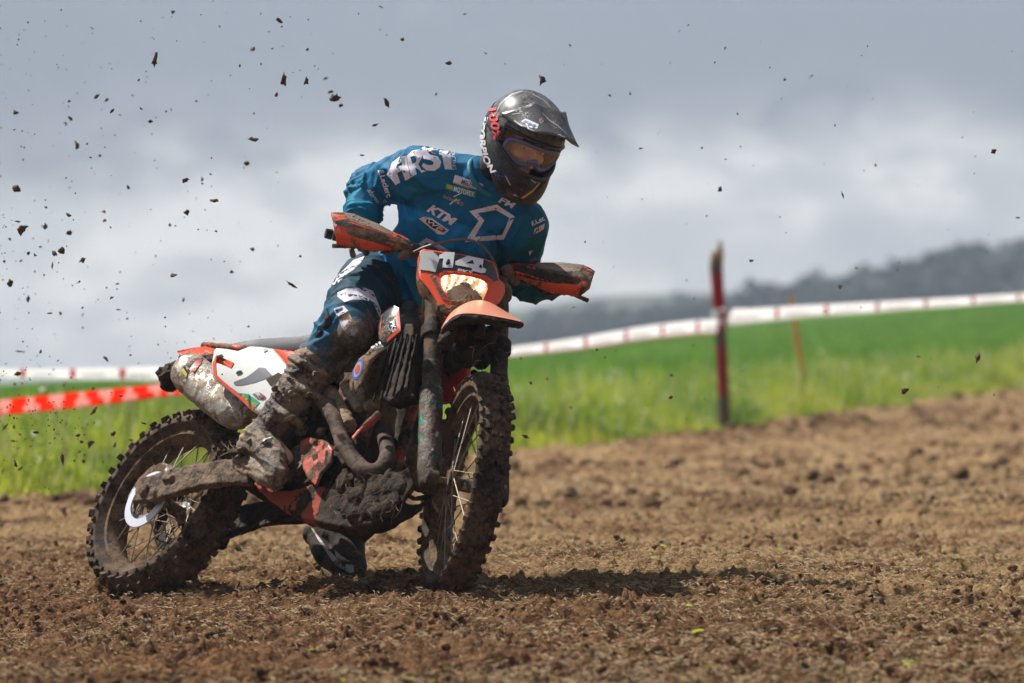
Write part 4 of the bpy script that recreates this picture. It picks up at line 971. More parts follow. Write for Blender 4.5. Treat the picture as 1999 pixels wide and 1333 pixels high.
# ---- fork, clamps, bars
def FP(s, y): return np.array([1.45, y, 0])+SA*s
flecks, nt, b = newmat('fork guard mud with flecks'); t = nn(nt, 'ShaderNodeTexCoord').outputs['Object']
mc, mh = mudcolor(nt, t, (.125, .086, .058), (.03, .020, .014)); n_ = tnoise(nt, t, 26, 4, .65); z_ = nn(nt, 'ShaderNodeSeparateXYZ'); nt.links.new(t, z_.inputs[0])
hz = mth(nt, 'MULTIPLY', sstep(nt, z_.outputs[2], .76, .66), sstep(nt, z_.outputs[2], .32, .40))
msk = mth(nt, 'MULTIPLY', sstep(nt, n_, .56, .60), hz)
hue = tnoise(nt, t, 11, 2, .5); hu2 = tnoise(nt, t, 23, 2, .5)
fc_ = mixc(nt, sstep(nt, hue, .47, .50), (.02, .19, .13), (.42, .42, .46)); fc_ = mixc(nt, sstep(nt, hu2, .58, .60), fc_, (.04, .06, .34)); fc_ = mixc(nt, sstep(nt, hu2, .40, .38), fc_, (.55, .07, .05))
nt.links.new(mixc(nt, msk, mc, fc_), b.inputs['Base Color']); b.inputs['Roughness'].default_value = .5; b.inputs['Specular IOR Level'].default_value = .25; bump(nt, tnoise(nt, t, 130, 5, .7), .6, .005, b)
for y in (-.105, .105):
    g = G(); g.tube([FP(.40, y), FP(.84, y)], [.027, .027], 22); g.tube([FP(.02, y), FP(.42, y)], [.0255, .0255], 18); g.tube([FP(-.035, y), FP(-.02, y), FP(.04, y), FP(.08, y)], [.030, .036, .036, .028], 18)
    g.tube([FP(.385, y), FP(.40, y), FP(.43, y), FP(.44, y)], [.029, .0315, .0315, .029], 20)
    g.tube([FP(-.0, y)+np.array((.03, -.02, 0)), FP(-.0, y)+np.array((.03, .02, 0))], .026, 14)
    fk = bo('fork_leg', g, mat_mud('fork mud', (.120, .082, .054), (.026, .018, .012), .65, .6) if y < 0 else bpy.data.materials['fork mud'], steer=True, voxel=.0045, smooth=2, amp=.0022, freq=30)
    g = G(); rings = []
    for s_ in np.linspace(.02, .45, 16):
        c = FP(s_, y); w = .036 if s_ < .36 else .030; fwd = np.array((SA[2], 0, -SA[0])); rings.append([c+fwd*w*cos(a)+np.array((0, 1, 0))*w*sin(a) for a in np.linspace(radians(-125), radians(125), 16)]+[c+fwd*(w-.004)*cos(a)+np.array((0, 1, 0))*(w-.004)*sin(a) for a in np.linspace(radians(125), radians(-125), 16)])
    g.loft(rings); organic('fork_guard', g, flecks if y < 0 else m_muddark, fk, xs, voxel=.004, smooth=1, amp=.002, freq=45)
for s_, th in ((.57, .045), (.79, .035)):
    g = G(); 
    for y in (-.105, .105): g.tube([FP(s_-th/2, y), FP(s_+th/2, y)], .037, 20)
    c = FP(s_, 0)+np.array((-.03, 0, -.012)); g.box(c, (.07, .21, th*.8), Rm('y', -RA)); g.box(FP(s_, 0)+np.array((-.0, 0, 0)), (.045, .20, th*.6), Rm('y', -RA))
    bo('triple_clamp', g, m_muddark if s_ < .6 else m_black, steer=True, voxel=.0045, smooth=2, amp=.0015)
hb = [(.90, -.385, .835), (.905, -.30, .835), (.925, -.20, .83), (.975, -.11, .80), (.985, 0, .795), (.975, .11, .80), (.925, .20, .83), (.905, .30, .835), (.90, .40, .835)]
g = G(); g.tube(hb, [.011, .011, .011, .014, .0145, .014, .011, .011, .011], 12, sub=4)
for y in (-.045, .045): g.box((.985, y, .785), (.05, .03, .05))
handlebar = bb('handlebar', g, m_black, steer=True)
for s in (-1, 1):
    g = G(); g.tube([(.898, s*.395, .835), (.898, s*.39, .835), (.905, s*.285, .835)], [.017, .0175, .016], 14); build('grip', g, m_blackc, handlebar, xs)
    g = G(); g.tube([(.925, s*.235, .83), (.96, s*.27, .80), (.985, s*.33, .79), (.985, s*.41, .775)], [.009, .008, .006, .007], 8, sub=3); g.box((.925, s*.225, .825), (.05, .035, .035)); build('lever', g, m_metal, handlebar, xs)
g = G(); q = np.array((.897, -.40, .835)); g.tube([q, q-np.array((0, .02, 0))], [.0165, .0150], 14); build('bar_end', g, m_blackc, handlebar, xs)
# hand guards: outline, ridge line and top face from the photo
def guard(outline, ridge, n0, p0, th, parent=None):
    """outline: upper edge list + lower edge list (both from inner to outer), ridge between"""
    upper, lower = outline; K = 14
    def res(pts, K=K):
        pts = np.array(pts, float); d = np.r_[0, np.cumsum(np.linalg.norm(np.diff(pts, axis=0), axis=1))]; t = np.linspace(0, d[-1], K); return np.stack([np.interp(t, d, pts[:, i]) for i in (0, 1)], 1)
    U_, R_, D_ = res(upper), res(ridge), res(lower); rows = []
    fw = np.array(n0)
    for i in range(K):
        row = []
        for f, src, back in ((0, (U_, U_), .050), (1, (U_, R_), .022), (2, None, 0)): pass
        a = LSi(*U_[i], n0, np.array(p0)-fw*.055); b2 = LSi(*((U_[i]+R_[i])/2), n0, np.array(p0)-fw*.026); c = LSi(*R_[i], n0, np.array(p0)); d = LSi(*((R_[i]*.5+D_[i]*.5)), n0, np.array(p0)+fw*.006); e = LSi(*D_[i], n0, np.array(p0)-fw*.012)
        rows.append([a, b2, c, d, e])
    g = G(); g.loft(rows, close=False, caps=False); return g
NG = np.array([.96, 0, .28]); NG /= np.linalg.norm(NG)
upR = [(806, 478), (800, 468), (766, 454), (735, 437), (688, 418), (667, 416), (646, 416)]; rdR = [(805, 482), (797, 474), (765, 462), (735, 452), (683, 436), (665, 434), (650, 430)]; loR = [(802, 488), (790, 489), (769, 488), (740, 490), (704, 487), (680, 482), (658, 477)]
upL = [(992, 522), (1000, 512), (1028, 512), (1060, 515), (1100, 514), (1143, 519), (1161, 531)]; rdL = [(993, 527), (1002, 519), (1030, 522), (1060, 528), (1100, 534), (1135, 540), (1158, 540)]; loL = [(997, 533), (1009, 543), (1029, 549), (1059, 566), (1100, 575), (1131, 579), (1150, 563)]
m_gtop = mat_dirty('guard top in dried mud', (.30, .16, .11), .62, .5, scale=16, light=(.34, .27, .20), dark=(.15, .115, .085))
for sgn, (a, b_, c), p0 in ((-1, (upR, rdR, loR), (1.01, -.3, .80)), (1, (upL, rdL, loL), (1.01, .3, .80))):
    g = guard((a, c), b_, NG, p0, .004)
    og = bb('handguard', g, m_orange, steer=True, smooth=28, fixn=False); s = og.modifiers.new('t', 'SOLIDIFY'); s.thickness = .006; s.offset = 0
    bg_ = bvh_of([og], FB)
    if sgn < 0:
        decal_poly([(669, 417), (688, 419), (735, 438), (766, 455), (763, 461), (735, 451), (684, 434), (678, 428)], bg_, m_gtop, og, FB, 'top_face', off=.0045)
        decal_poly([(653, 433), (680, 429), (686, 438), (710, 445), (709, 450), (655, 440)], bg_, mat_dirty('black stripe', (.02, .02, .02), .55, .5, scale=16, light=(.20, .165, .125), dark=(.06, .05, .04)), og, FB, 'stripe', off=.0045)
        decal_poly([(712, 446), (754, 459), (752, 464), (711, 452)], bg_, bpy.data.materials['black stripe'], og, FB, 'stripe', off=.0045)
        decal_poly([(673, 446), (700, 450), (757, 463), (801, 474), (801, 486), (770, 485), (730, 473), (680, 459)], bg_, m_mud, og, FB, 'mud_smear', off=.0045)
        decal_text('CYCRA', [(685, 421), (727, 441), (727, 449), (684, 429)], bg_, m_letmuted, og, FB, off=.006, maxlen=.2, shear=.1)
    else:
        decal_poly([(1042, 515), (1100, 514.5), (1140, 519.5), (1132, 530), (1122, 534), (1090, 531), (1050, 524)], bg_, m_gtop, og, FB, 'top_face', off=.0045)
        decal_poly([(1146, 521), (1160, 528), (1156, 529), (1142, 524)], bg_, m_blackc, og, FB, 'stripe', off=.0045)
        decal_poly([(1050, 526), (1095, 533), (1137, 531), (1155, 541), (1152, 548), (1122, 541), (1060, 534)], bg_, bpy.data.materials['black stripe'], og, FB, 'stripe', off=.0045)
        decal_poly([(1000, 519), (1030, 519), (1070, 532), (1128, 545), (1134, 549), (1126, 557), (1080, 552), (1040, 545), (1002, 533)], bg_, m_muddark, og, FB, 'mud_smear', off=.0045)
        decal_text('CYCRA', [(1088, 518), (1128, 517), (1126, 525), (1087, 523)], bg_, m_letmuted, og, FB, off=.006, maxlen=.2, shear=.1)
    # mount clamp
    g = G(); yy = sgn*.2; base = LSi(*( (805, 486) if sgn < 0 else (990, 528)), NG, (1.0, yy, .8)); g.cap(base, (.94, sgn*.17, .82), .020, .017); g.cap(base, base+(np.array((.0, sgn*.03, -.03))), .018, .014)
    bo('guard_mount', g, m_mud, steer=True, voxel=.004, smooth=1, amp=.004, freq=50)
# cables
NM = np.array([cos(RA), 0, sin(RA)])
def LSp(px, py, x): return LSi(px, py, np.array([1., 0, 0]), (x, 0, 0))
g = G(); g.tube([LSp(808, 492, 1.02), LSp(830, 482, 1.05), LSp(862, 473, 1.08), LSp(900, 467, 1.10), LSp(926, 471, 1.11), LSp(947, 486, 1.10), LSp(962, 508, 1.08), LSp(972, 535, 1.05), LSp(975, 570, 1.02)], [.0042]*9, 8, sub=5); bb('brake_hose', g, m_hose, steer=True)
g = G(); g.tube([LSp(775, 462, .98), LSp(800, 475, 1.0), LSp(822, 486, 1.0), LSp(840, 510, 1.0)], .006, 8, sub=5); bb('throttle_cable', g, m_blackc, steer=True)
g = G(); g.tube([LSp(832, 505, 1.03), LSp(828, 560, 1.02), LSp(826, 600, 1.0), LSp(828, 620, .98)], .004, 6, sub=4); bb('cable', g, mat_plain('yellow green cable', (.35, .55, .04), .5), steer=True)

# ---- headlight mask
p0M = np.array((1.235, .0, .60))
def LM_(px, py, off=0.):
    q = LSi(px, py, NM, p0M)
    for _ in range(3): q = LSi(px, py, NM, p0M+NM*(off-1.4*(q[1]+.02)**2))
    return q
def msheet(name, pts, mat, off, th, parent=None, smooth=40, maxlen=14.):
    bm = bmesh.new(); vs = [bm.verts.new((p[0], p[1], 0)) for p in pts]; es = [bm.edges.new((vs[i], vs[(i+1) % len(vs)])) for i in range(len(vs))]
    bmesh.ops.triangle_fill(bm, use_beauty=True, edges=es); subdiv(bm, maxlen); bm.verts.index_update()
    g = G(); g.add([LM_(v.co.x, v.co.y, off(v.co.x, v.co.y) if callable(off) else off) for v in bm.verts], [tuple(x.index for x in f.verts) for f in bm.faces]); bm.free()
    o = bb(name, g, mat, parent, steer=True, smooth=smooth)
    s = o.modifiers.new('t', 'SOLIDIFY'); s.thickness = th; s.offset = 0; return o
body_pts = [(820, 492), (826, 487), (862, 492), (900, 497), (945, 506), (962, 512), (968, 524), (974, 546), (984, 556), (985, 572), (976, 590), (960, 600), (930, 625), (880, 628), (866, 618), (852, 588), (838, 566), (818, 543), (817, 528)]
mask = msheet('headlight_mask', body_pts, m_orange_clean, 0, .006)
g = G()          # depth of the shell behind the mask
ringf = [LM_(a, b_, -.003) for a, b_ in body_pts]; cm = sum(ringf)/len(ringf); rings = [ringf]+[[cm+(p-cm)*f-NM*d for p in ringf] for d, f in ((.03, .99), (.07, .86), (.10, .55))]
g.loft(rings, caps=False); o = bb('mask_shell', g, m_orange_mud, mask, steer=True, smooth=60); 
bM = bvh_of([mask], FB)
m_plate = mat_dirty('dark number plate', (.035, .037, .042), .12, .25, specks=.5)
plate_pts = [(824, 491), (862, 495), (900, 500), (945, 509), (960, 515), (967, 534), (971, 549), (960, 552), (945, 541), (925, 538), (897, 533), (868, 532), (856, 539), (840, 533), (819, 529), (819, 508)]
decal_poly(plate_pts, bM, m_plate, mask, FB, 'number_plate', off=.005)
decal_poly([(822, 492), (845, 493), (858, 506), (850, 534), (838, 531), (818, 529)], bM, mat_dirty('pale scratched screen', (.50, .51, .50), .15, .25, light=(.36, .32, .27), dark=(.22, .20, .17)), mask, FB, 'screen_graphic', off=.0065)
decal_poly([(857, 501), (869, 494.5), (887, 495.5), (883, 526), (863, 525), (865, 507), (857, 508)], bM, m_letplain, mask, FB, 'number', off=.0075)
decal_poly([[(888, 513), (912, 502), (942, 509), (940, 524), (947, 528), (946, 535), (938, 536), (919, 531), (920, 527), (915, 525), (888, 520)], [(908, 517), (921, 510), (924, 518)]], bM, m_letplain, mask, FB, 'number', off=.0075)
decal_text('PKS', [(894, 527), (922, 532), (920, 538), (892, 533)], bM, m_letplain, mask, FB, 'lettering', off=.0075, bold=.03)
lens_pts = [(867, 538), (888, 536), (915, 540), (936, 545), (950, 553), (952, 564), (943, 585), (920, 603), (895, 604), (884, 596), (874, 578), (861, 555), (861, 545)]
decal_poly(band([(858, 540), (866, 533.5), (897, 534), (926, 539), (946, 543), (960, 553), (950, 585)], 4), bM, m_orange_clean, mask, FB, 'lens_rim', off=.008)
decal_poly([(838, 538), (851, 541), (874, 589), (862, 586)], bM, mat_dirty('worn mask graphic', (.42, .12, .08), .4, .4), mask, FB, 'graphic', off=.006)
decal_text('THOMAS DUBOST', [(846, 541), (871, 585), (864, 586), (839, 542)], bM, m_letblack, mask, FB, off=.0085, maxlen=.15, bold=0)
lm, nt, b = newmat('lit headlight lens'); t = nn(nt, 'ShaderNodeTexCoord').outputs['Object']
n_ = tnoise(nt, t, 30, 6, .7); s_ = nn(nt, 'ShaderNodeSeparateXYZ'); nt.links.new(t, s_.inputs[0]); 
at = nn(nt, 'ShaderNodeAttribute', attribute_name='Col'); 
sp3 = nn(nt, 'ShaderNodeSeparateColor'); nt.links.new(at.outputs['Color'], sp3.inputs[0]); U_, V_ = sp3.outputs[0], sp3.outputs[1]
mk = sstep(nt, mth(nt, 'ADD', V_, mth(nt, 'MULTIPLY', mth(nt, 'SUBTRACT', n_, .5), 1.1)), .40, .50)
mk = mth(nt, 'MAXIMUM', mk, mth(nt, 'MULTIPLY', sstep(nt, tnoise(nt, t, 120, 3, .6), .55, .60), .8))
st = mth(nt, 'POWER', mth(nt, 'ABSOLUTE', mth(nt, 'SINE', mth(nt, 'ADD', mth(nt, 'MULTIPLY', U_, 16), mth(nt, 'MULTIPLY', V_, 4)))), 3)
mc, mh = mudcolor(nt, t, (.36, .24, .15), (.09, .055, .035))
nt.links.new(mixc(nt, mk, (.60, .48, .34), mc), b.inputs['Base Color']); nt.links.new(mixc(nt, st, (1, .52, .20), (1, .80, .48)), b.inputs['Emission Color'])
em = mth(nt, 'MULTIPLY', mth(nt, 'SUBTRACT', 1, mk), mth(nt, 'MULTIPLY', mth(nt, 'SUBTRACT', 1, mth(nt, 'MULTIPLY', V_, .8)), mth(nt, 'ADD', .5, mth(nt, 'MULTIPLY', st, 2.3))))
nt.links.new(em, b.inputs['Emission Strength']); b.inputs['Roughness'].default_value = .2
lens = msheet('headlight_lens', lens_pts, lm, .008, .003, mask, maxlen=6)
ca = lens.data.color_attributes.new('Col', 'FLOAT_COLOR', 'POINT')
for i, v in enumerate(lens.data.vertices):
    w = FB.R @ np.array(v.co)+FB.loc; px = CX+FPX*w[0]/w[1]; py = CY-FPX*(w[2]-CH)/w[1]
    d = ((px-905)/38)**2+((py-592)/40)**2; ca.data[i].color = ((px-858)/95, max(0, min(1, 1.05-d*.66)), 0, 1)
g = G()
for i in range(16):
    a = rng.uniform(0, 2*pi); r_ = rng.uniform(0, 1); g.ell(LM_(900+26*r_*cos(a), 590+16*r_*sin(a), .012), np.diag(rng.uniform(.004, .013, 3)), 8, 5)
for q in ((853, 606), (862, 612), (868, 604), (846, 600), (876, 618)): g.ell(LM_(q[0]+14, q[1], .01), np.diag((.016, .014, .012)), 8, 5)
bo('mud_cake', g, mat_mud('lens mud', (.26, .17, .105), (.06, .04, .026), .8, .6), steer=True, voxel=.003, smooth=0, amp=.006, freq=90)
g = G(); g.ell(LM_(875, 511, .012), np.diag((.008, .006, .008)), 8, 5); g.ell(LM_(939, 519, .012), np.diag((.006, .005, .006)), 8, 5); organic('mud_spot', g, m_muddark, mask, xs, voxel=.002, smooth=0, amp=.004, freq=120)

# ---- front fender
def row(pts, x): return [LSp(a, b_, x) for a, b_ in pts]
r1 = row([(859, 647), (868, 632), (882, 619), (900, 611), (936, 613), (971, 619), (1000, 624), (1023, 630)], 1.74)
r1b = row([(863, 639), (872, 625), (887, 611), (905, 602), (937, 603), (968, 609), (997, 618), (1019, 626)], 1.62)
r2 = row([(868, 630), (880, 613), (896, 601), (914, 592), (937, 590), (962, 597), (985, 609), (1006, 620)], 1.45)
r3 = row([(872, 622), (884, 606), (900, 596), (917, 587), (935, 583), (955, 587), (974, 600), (992, 613)], 1.25)
r4 = row([(875, 624), (886, 612), (902, 602), (917, 595), (935, 592), (953, 596), (972, 608), (988, 620)], 1.10)
g = G(); g.loft([r1, r1b, r2, r3, r4], close=False, caps=False)
ff = bb('front_fender', g, mat_dirty('sunlit orange fender', (.93, .38, .25), .10, .24, specks=.3), steer=True, smooth=60, fixn=False); s = ff.modifiers.new('t', 'SOLIDIFY'); s.thickness = .005; s.offset = 0  # base colour paled to carry the sunlit gloss of the fender
sb = ff.modifiers.new('s', 'SUBSURF'); sb.levels = 2; sb.render_levels = 2
# mud packed under the fender, torn edge
g = G()
dn_ = SA*-1.0
for i, rw in enumerate((r1, r1b, r2, r3, r4)):
    pass
g.loft([[np.array(p)-SA*.006 for p in rw]+[np.array(rw[j])-SA*((.009 if i == 0 else .030)+(.010 if i == 0 else .03)*sin(pi*j/7)) for j in range(7, -1, -1)] for i, rw in enumerate((r1, r1b, r2, r3, r4))])
for (a, b_, x, r_) in ((905, 658, 1.25, .045), (895, 680, 1.22, .05), (930, 662, 1.22, .045), (885, 705, 1.20, .040), (915, 690, 1.25, .045), (955, 655, 1.30, .030), (975, 640, 1.5, .016), (940, 700, 1.20, .035), (900, 648, 1.4, .026), (935, 645, 1.4, .026), (870, 665, 1.3, .03), (885, 730, 1.15, .03), (925, 735, 1.15, .022)):
    g.ell(LSp(a, b_, x), np.diag((r_*1.1, r_*.8, r_)), 12, 8)
organic('mud_cake', g, m_muddark, ff, xs, voxel=.0042, smooth=2, amp=.0038, freq=110)
# blades of grass and root hairs hanging on the bike
g = G()
for i in range(60):
    a, b_ = random.choice([(rng.uniform(985, 1000), rng.uniform(735, 990)), (rng.uniform(900, 990), rng.uniform(640, 760)), (rng.uniform(440, 470), rng.uniform(870, 890))])
    c = P(a, b_, 17.6 if a > 600 else 17.95); d = rng.normal(size=3)*np.array((1, .4, .8)); d /= np.linalg.norm(d); l = rng.uniform(.006, .028)
    c = w2l(c); g.tube([c, c+(d*l+rng.normal(size=3)*.003), c+d*l*2], [.0007, .0006, .0003], 4, caps=False)
tag(bb('caught_straw', g, mat_plain('caught straw', (.42, .33, .17), .7)), kind='stuff')

# ================================================================== RIDER
RB = P(735, 600, 18.3); RB[2] = .62
FR = Frame(np.eye(3), RB)
def xr(v): return np.asarray(v)-RB
def J(px, py, Y): return P(px, py, Y)
gR = l2w(S((.90, -.335, .835))); gL = l2w(S((.90, .335, .835)))
shR, elR, wrR = J(818, 338, 18.12), J(722, 366, 18.33), gR+np.array((.010, .075, .012))
shL, elL, wrL = J(1022, 438, 18.13), J(1012, 540, 18.34), gL+np.array((-.035, .075, -.012))
neck = J(942, 352, 18.13); pelvis = J(770, 590, 18.42); hipR = J(728, 572, 18.36); hipL = J(815, 612, 18.46)
kneeR, ankR = J(684, 632, 17.97), J(508, 848, 17.95)
kneeL, ankL = J(808, 880, 18.32), J(676, 1046, 18.66)
headc = J(1022, 285, 18.02)

# helmet axes: f forward, l the rider's left, u up
YAW, PITCH, ROLL = 33, 24, 17
def helm_axes():
    y, p, r = radians(YAW), radians(PITCH), radians(ROLL)
    f = np.array((sin(y), -cos(y), 0)); l = np.array((cos(y), sin(y), 0)); u = np.array((0, 0, 1.))
    f, u = f*cos(p)-u*sin(p), u*cos(p)+f*sin(p)
    R = Rm('y', r)          # about the view axis: top goes to image right
    return R @ f, R @ l, R @ u
HF, HL, HU = helm_axes()
HM = np.stack([HF, HL, HU], 1); HC = P(1022, 266, 18.0)
def H(f, l, u): return HC+HM @ np.array((f, l, u))
def hx(v): return xr(np.asarray(v) @ HM.T+HC)

# ---- the body, one continuous surface under the clothes
g = G()
g.chain([shR, elR, wrR, gR], [.052, .040, .027, .026]); g.chain([shL, elL, wrL, gL], [.052, .040, .027, .026])
g.chain([hipR, kneeR, ankR], [.080, .052, .038]); g.chain([hipL, kneeL, ankL], [.080, .052, .038])
g.chain([ankR, ankR+np.array((.08, -.08, -.07))], [.036, .026]); g.chain([ankL, J(688, 1108, 18.55)], [.036, .026])
mid = (neck+pelvis)/2
bk = np.array((.01, .035, -.01)); g.chain([pelvis+bk, mid+bk, neck+(mid-neck)*.45+bk*1.3], [.10, .092, .075]); g.chain([hipR+bk, hipL+bk], [.085, .085]); g.chain([shR, (shR+shL)/2+(mid-neck)*.12+bk*1.6, shL], [.050, .055, .050])
g.chain([neck+(mid-neck)*.15+bk, headc+np.array((-.02, .03, -.03))], [.060, .056])
# head: skull, jaw, nose, brow ridge, cheeks, lips, ears (helmet coordinates)
def he(c, ax): g.ell(H(*c), (HM @ np.diag(ax)).T, 20, 14)
he((-.005, 0, .015), (.093, .073, .105)); he((.030, 0, -.050), (.060, .056, .060)); he((.055, 0, -.085), (.030, .034, .026))
g.cap(H(.088, 0, .004), H(.112, 0, -.040), .009, .0125); g.cap(H(.104, -.011, -.044), H(.104, .011, -.044), .0075, .0075)
for s in (-1, 1):
    g.cap(H(.083, s*.012, .020), H(.074, s*.048, .022), .0085, .008); he((.066, s*.040, -.030), (.022, .022, .018)); he((.0, s*.075, -.01), (.02, .008, .032))
g.cap(H(.088, -.018, -.068), H(.088, .018, -.068), .008, .008); g.cap(H(.086, -.016, -.080), H(.086, .016, -.080), .009, .009)
m, nt, b = newmat('skin'); t = nn(nt, 'ShaderNodeTexCoord').outputs['Object']
nt.links.new(mixc(nt, tnoise(nt, t, 40, 3), (.62, .33, .24), (.78, .46, .35)), b.inputs['Base Color']); b.inputs['Roughness'].default_value = .45
b.inputs['Subsurface Weight'].default_value = .15; b.inputs['Subsurface Radius'].default_value = (.01, .004, .002); b.inputs['Subsurface Scale'].default_value = .5
m_skin = m
person = organic('person', g, m_skin, None, xr, voxel=.0048, smooth=3, amp=0); person.location = RB
tag(person, 'rider in teal jersey and black helmet crouching over the handlebar', 'person')
m_eye = mat_plain('eye white', (.62, .58, .55), .15, var=0); m_iris = mat_plain('iris', (.06, .035, .02), .1, var=0); m_brow = mat_plain('eyebrow', (.06, .035, .02), .8)
def pr(name, g, mat, parent=None, **k): return build(name, g, mat, parent or person, xr, **k)
def po(name, g, mat, parent=None, **k): return organic(name, g, mat, parent or person, xr, **k)
for s in (-1, 1):
    g = G(); g.ell(H(.0755, s*.031, -.002), (HM @ np.diag((.012, .0135, .0085))).T, 16, 10); e = pr('eye', g, m_eye)
    g = G(); g.ell(H(.0835, s*.031-.003, -.002), (HM @ np.diag((.0045, .0055, .0055))).T, 12, 8); pr('iris', g, m_iris, e)
    g = G(); g.tube([H(.091, s*.012, .022), H(.0885, s*.030, .028), H(.078, s*.050, .022)], [.0035, .0042, .002], 8, sub=4); pr('eyebrow', g, m_brow)
    g = G(); g.tube([H(.086, s*.018, .005), H(.0875, s*.031, .0085), H(.079, s*.045, .002)], [.0022, .003, .002], 8, sub=3); pr('eyelid', g, m_skin)

# ---- jersey
def ridge(p): return (1-min(1, abs(p)*2.6))**1.5*1.6-.25
def fold_noise(co, axis, f_al, f_ac, seed):
    ax = axis/np.linalg.norm(axis); al = co @ ax; rest = co-np.outer(al, ax)
    q = rest*f_ac+np.outer(al*f_al, ax)
    return np.array([ridge(noise.noise(Vector((float(a[0])+seed, float(a[1]), float(a[2]))))) for a in q])
def segd(co, a, b_):
    d = b_-a; t = np.clip(((co-a) @ d)/np.dot(d, d), 0, 1); return t, np.linalg.norm(co-(a+t[:, None]*d), axis=1)
g = G()
# torso: stacked sections from waist to neck
side_w = (shL-shR)/np.linalg.norm(shL-shR); up_t = (neck-pelvis)/np.linalg.norm(neck-pelvis)
side_p = (hipL-hipR)/np.linalg.norm(hipL-hipR)
def sect(c, sv, wv, w, d, n=28):
    fw = np.cross(sv, wv); fw /= np.linalg.norm(fw); out = []
    for a in np.linspace(0, 2*pi, n, endpoint=False):
        ca, sa = cos(a), sin(a); k = (abs(ca)**2.5+abs(sa)**2.5)**(-1/2.5); out.append(c+sv*w*k*ca+fw*d*k*sa)
    return out
rings = []
for px, py, Y, w, d, f in ((775, 598, 18.42, .150, .115, 0), (800, 562, 18.40, .155, .120, .1), (836, 525, 18.36, .160, .122, .3), (874, 476, 18.29, .170, .124, .6), (886, 430, 18.21, .176, .127, .9), (906, 385, 18.17, .178, .120, 1), (925, 362, 18.15, .145, .092, 1), (937, 350, 18.13, .085, .068, 1)):
    sv = side_p*(1-f)+side_w*f; sv /= np.linalg.norm(sv); uw = up_t-sv*np.dot(up_t, sv); rings.append(sect(P(px, py, Y), sv, uw, w, d))
g.loft(rings)
shRo = shR+np.array((0, 0, .0)); g.chain([P(850, 345, 18.14), shRo, (shR+elR)/2, elR], [.088, .086, .073, .064]); g.chain([elR, (elR*.5+wrR*.5)+np.array((0, 0, 0)), wrR*.92+elR*.08], [.064, .058, .040])
g.chain([P(985, 415, 18.15), shL, (shL+elL)/2, elL], [.085, .080, .068, .062]); g.chain([elL, (elL+wrL)/2+np.array((0, 0, -.012)), wrL], [.062, .056, .040])
g.chain([P(900, 345, 18.15), P(862, 335, 18.15)], [.062, .070]); g.chain([P(975, 380, 18.15), P(1005, 405, 18.15)], [.062, .07])
g.chain([P(885, 335, 18.15), P(930, 338, 18.11)], [.062, .052]); g.chain([P(930, 350, 18.10), P(965, 385, 18.10)], [.055, .055])
# muscles of the back of the neck / trapezius
g.chain([P(905, 340, 18.17), P(945, 345, 18.15)], [.065, .060])
def jersey_disp(co, no):
    w = co+RB; d = np.zeros(len(co))
    t, r = segd(w, elR, wrR); k = np.exp(-(np.maximum(r-.05, 0)/.03)**2)*np.clip(t*4+.3, 0, 1)
    d += k*.0072*(fold_noise(w, wrR-elR, 52, 6, 3)-.2)
    t, r = segd(w, shR, elR); k = np.exp(-(np.maximum(r-.07, 0)/.03)**2)*np.clip((t-.35)*2.2, 0, 1); d += k*.007*(fold_noise(w, elR-shR, 30, 7, 8)-.2)
    t, r = segd(w, elL, wrL); k = np.exp(-(np.maximum(r-.05, 0)/.03)**2); d += k*.005*(fold_noise(w, wrL-elL, 30, 7, 5)-.4)
    t, r = segd(w, shL, elL); k = np.exp(-(np.maximum(r-.07, 0)/.03)**2)*np.clip((t-.3)*2, 0, 1); d += k*.009*(fold_noise(w, elL-shL, 26, 6, 9)-.2)
    # long drag folds on the body, from the right armpit down to the waist, and at the left armpit
    a = P(775, 400, 18.1); b_ = P(840, 520, 18.2); t, r = segd(w, a, b_); k = np.exp(-(r/.16)**2)
    d += k*.016*(fold_noise(w, b_-a, 4, 17, 12)-.2)
    a = P(1000, 470, 18.05); b_ = P(900, 560, 18.2); t, r = segd(w, a, b_); k = np.exp(-(r/.12)**2); d += k*.012*(fold_noise(w, b_-a, 5, 18, 15)-.2)
    a = P(800, 385, 18.05); b_ = P(930, 385, 18.02); t, r = segd(w, a, b_); k = np.exp(-(r/.09)**2); d += k*.005*(fold_noise(w, b_-a, 5, 24, 19)-.4)
    d += .0022*nzs(w, 9, 2., 2)
    return d
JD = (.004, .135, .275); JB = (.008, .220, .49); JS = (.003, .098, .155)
def vcol_mat(name, rough, amount=.5, **k): return mat_dirty(name, (1, 1, 1), amount, rough, vcol=True, weave=True, **k)
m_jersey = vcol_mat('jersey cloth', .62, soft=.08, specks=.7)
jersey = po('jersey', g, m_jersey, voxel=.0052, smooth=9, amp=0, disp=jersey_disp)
def paint(o, fn):
    me = o.data; n = len(me.vertices); co = np.empty(n*3); me.vertices.foreach_get('co', co); w = co.reshape(-1, 3)+RB
    px = CX+FPX*w[:, 0]/w[:, 1]; py = CY-FPX*(w[:, 2]-CH)/w[:, 1]; col = fn(w, px, py)
    a = me.color_attributes.new('Col', 'FLOAT_COLOR', 'POINT'); a.data.foreach_set('color', col.ravel().astype(np.float32))
def lerp(a, b_, t): return a+(b_-a)*t[:, None]
def ss(x, a, b_): t = np.clip((x-a)/(b_-a), 0, 1); return t*t*(3-2*t)
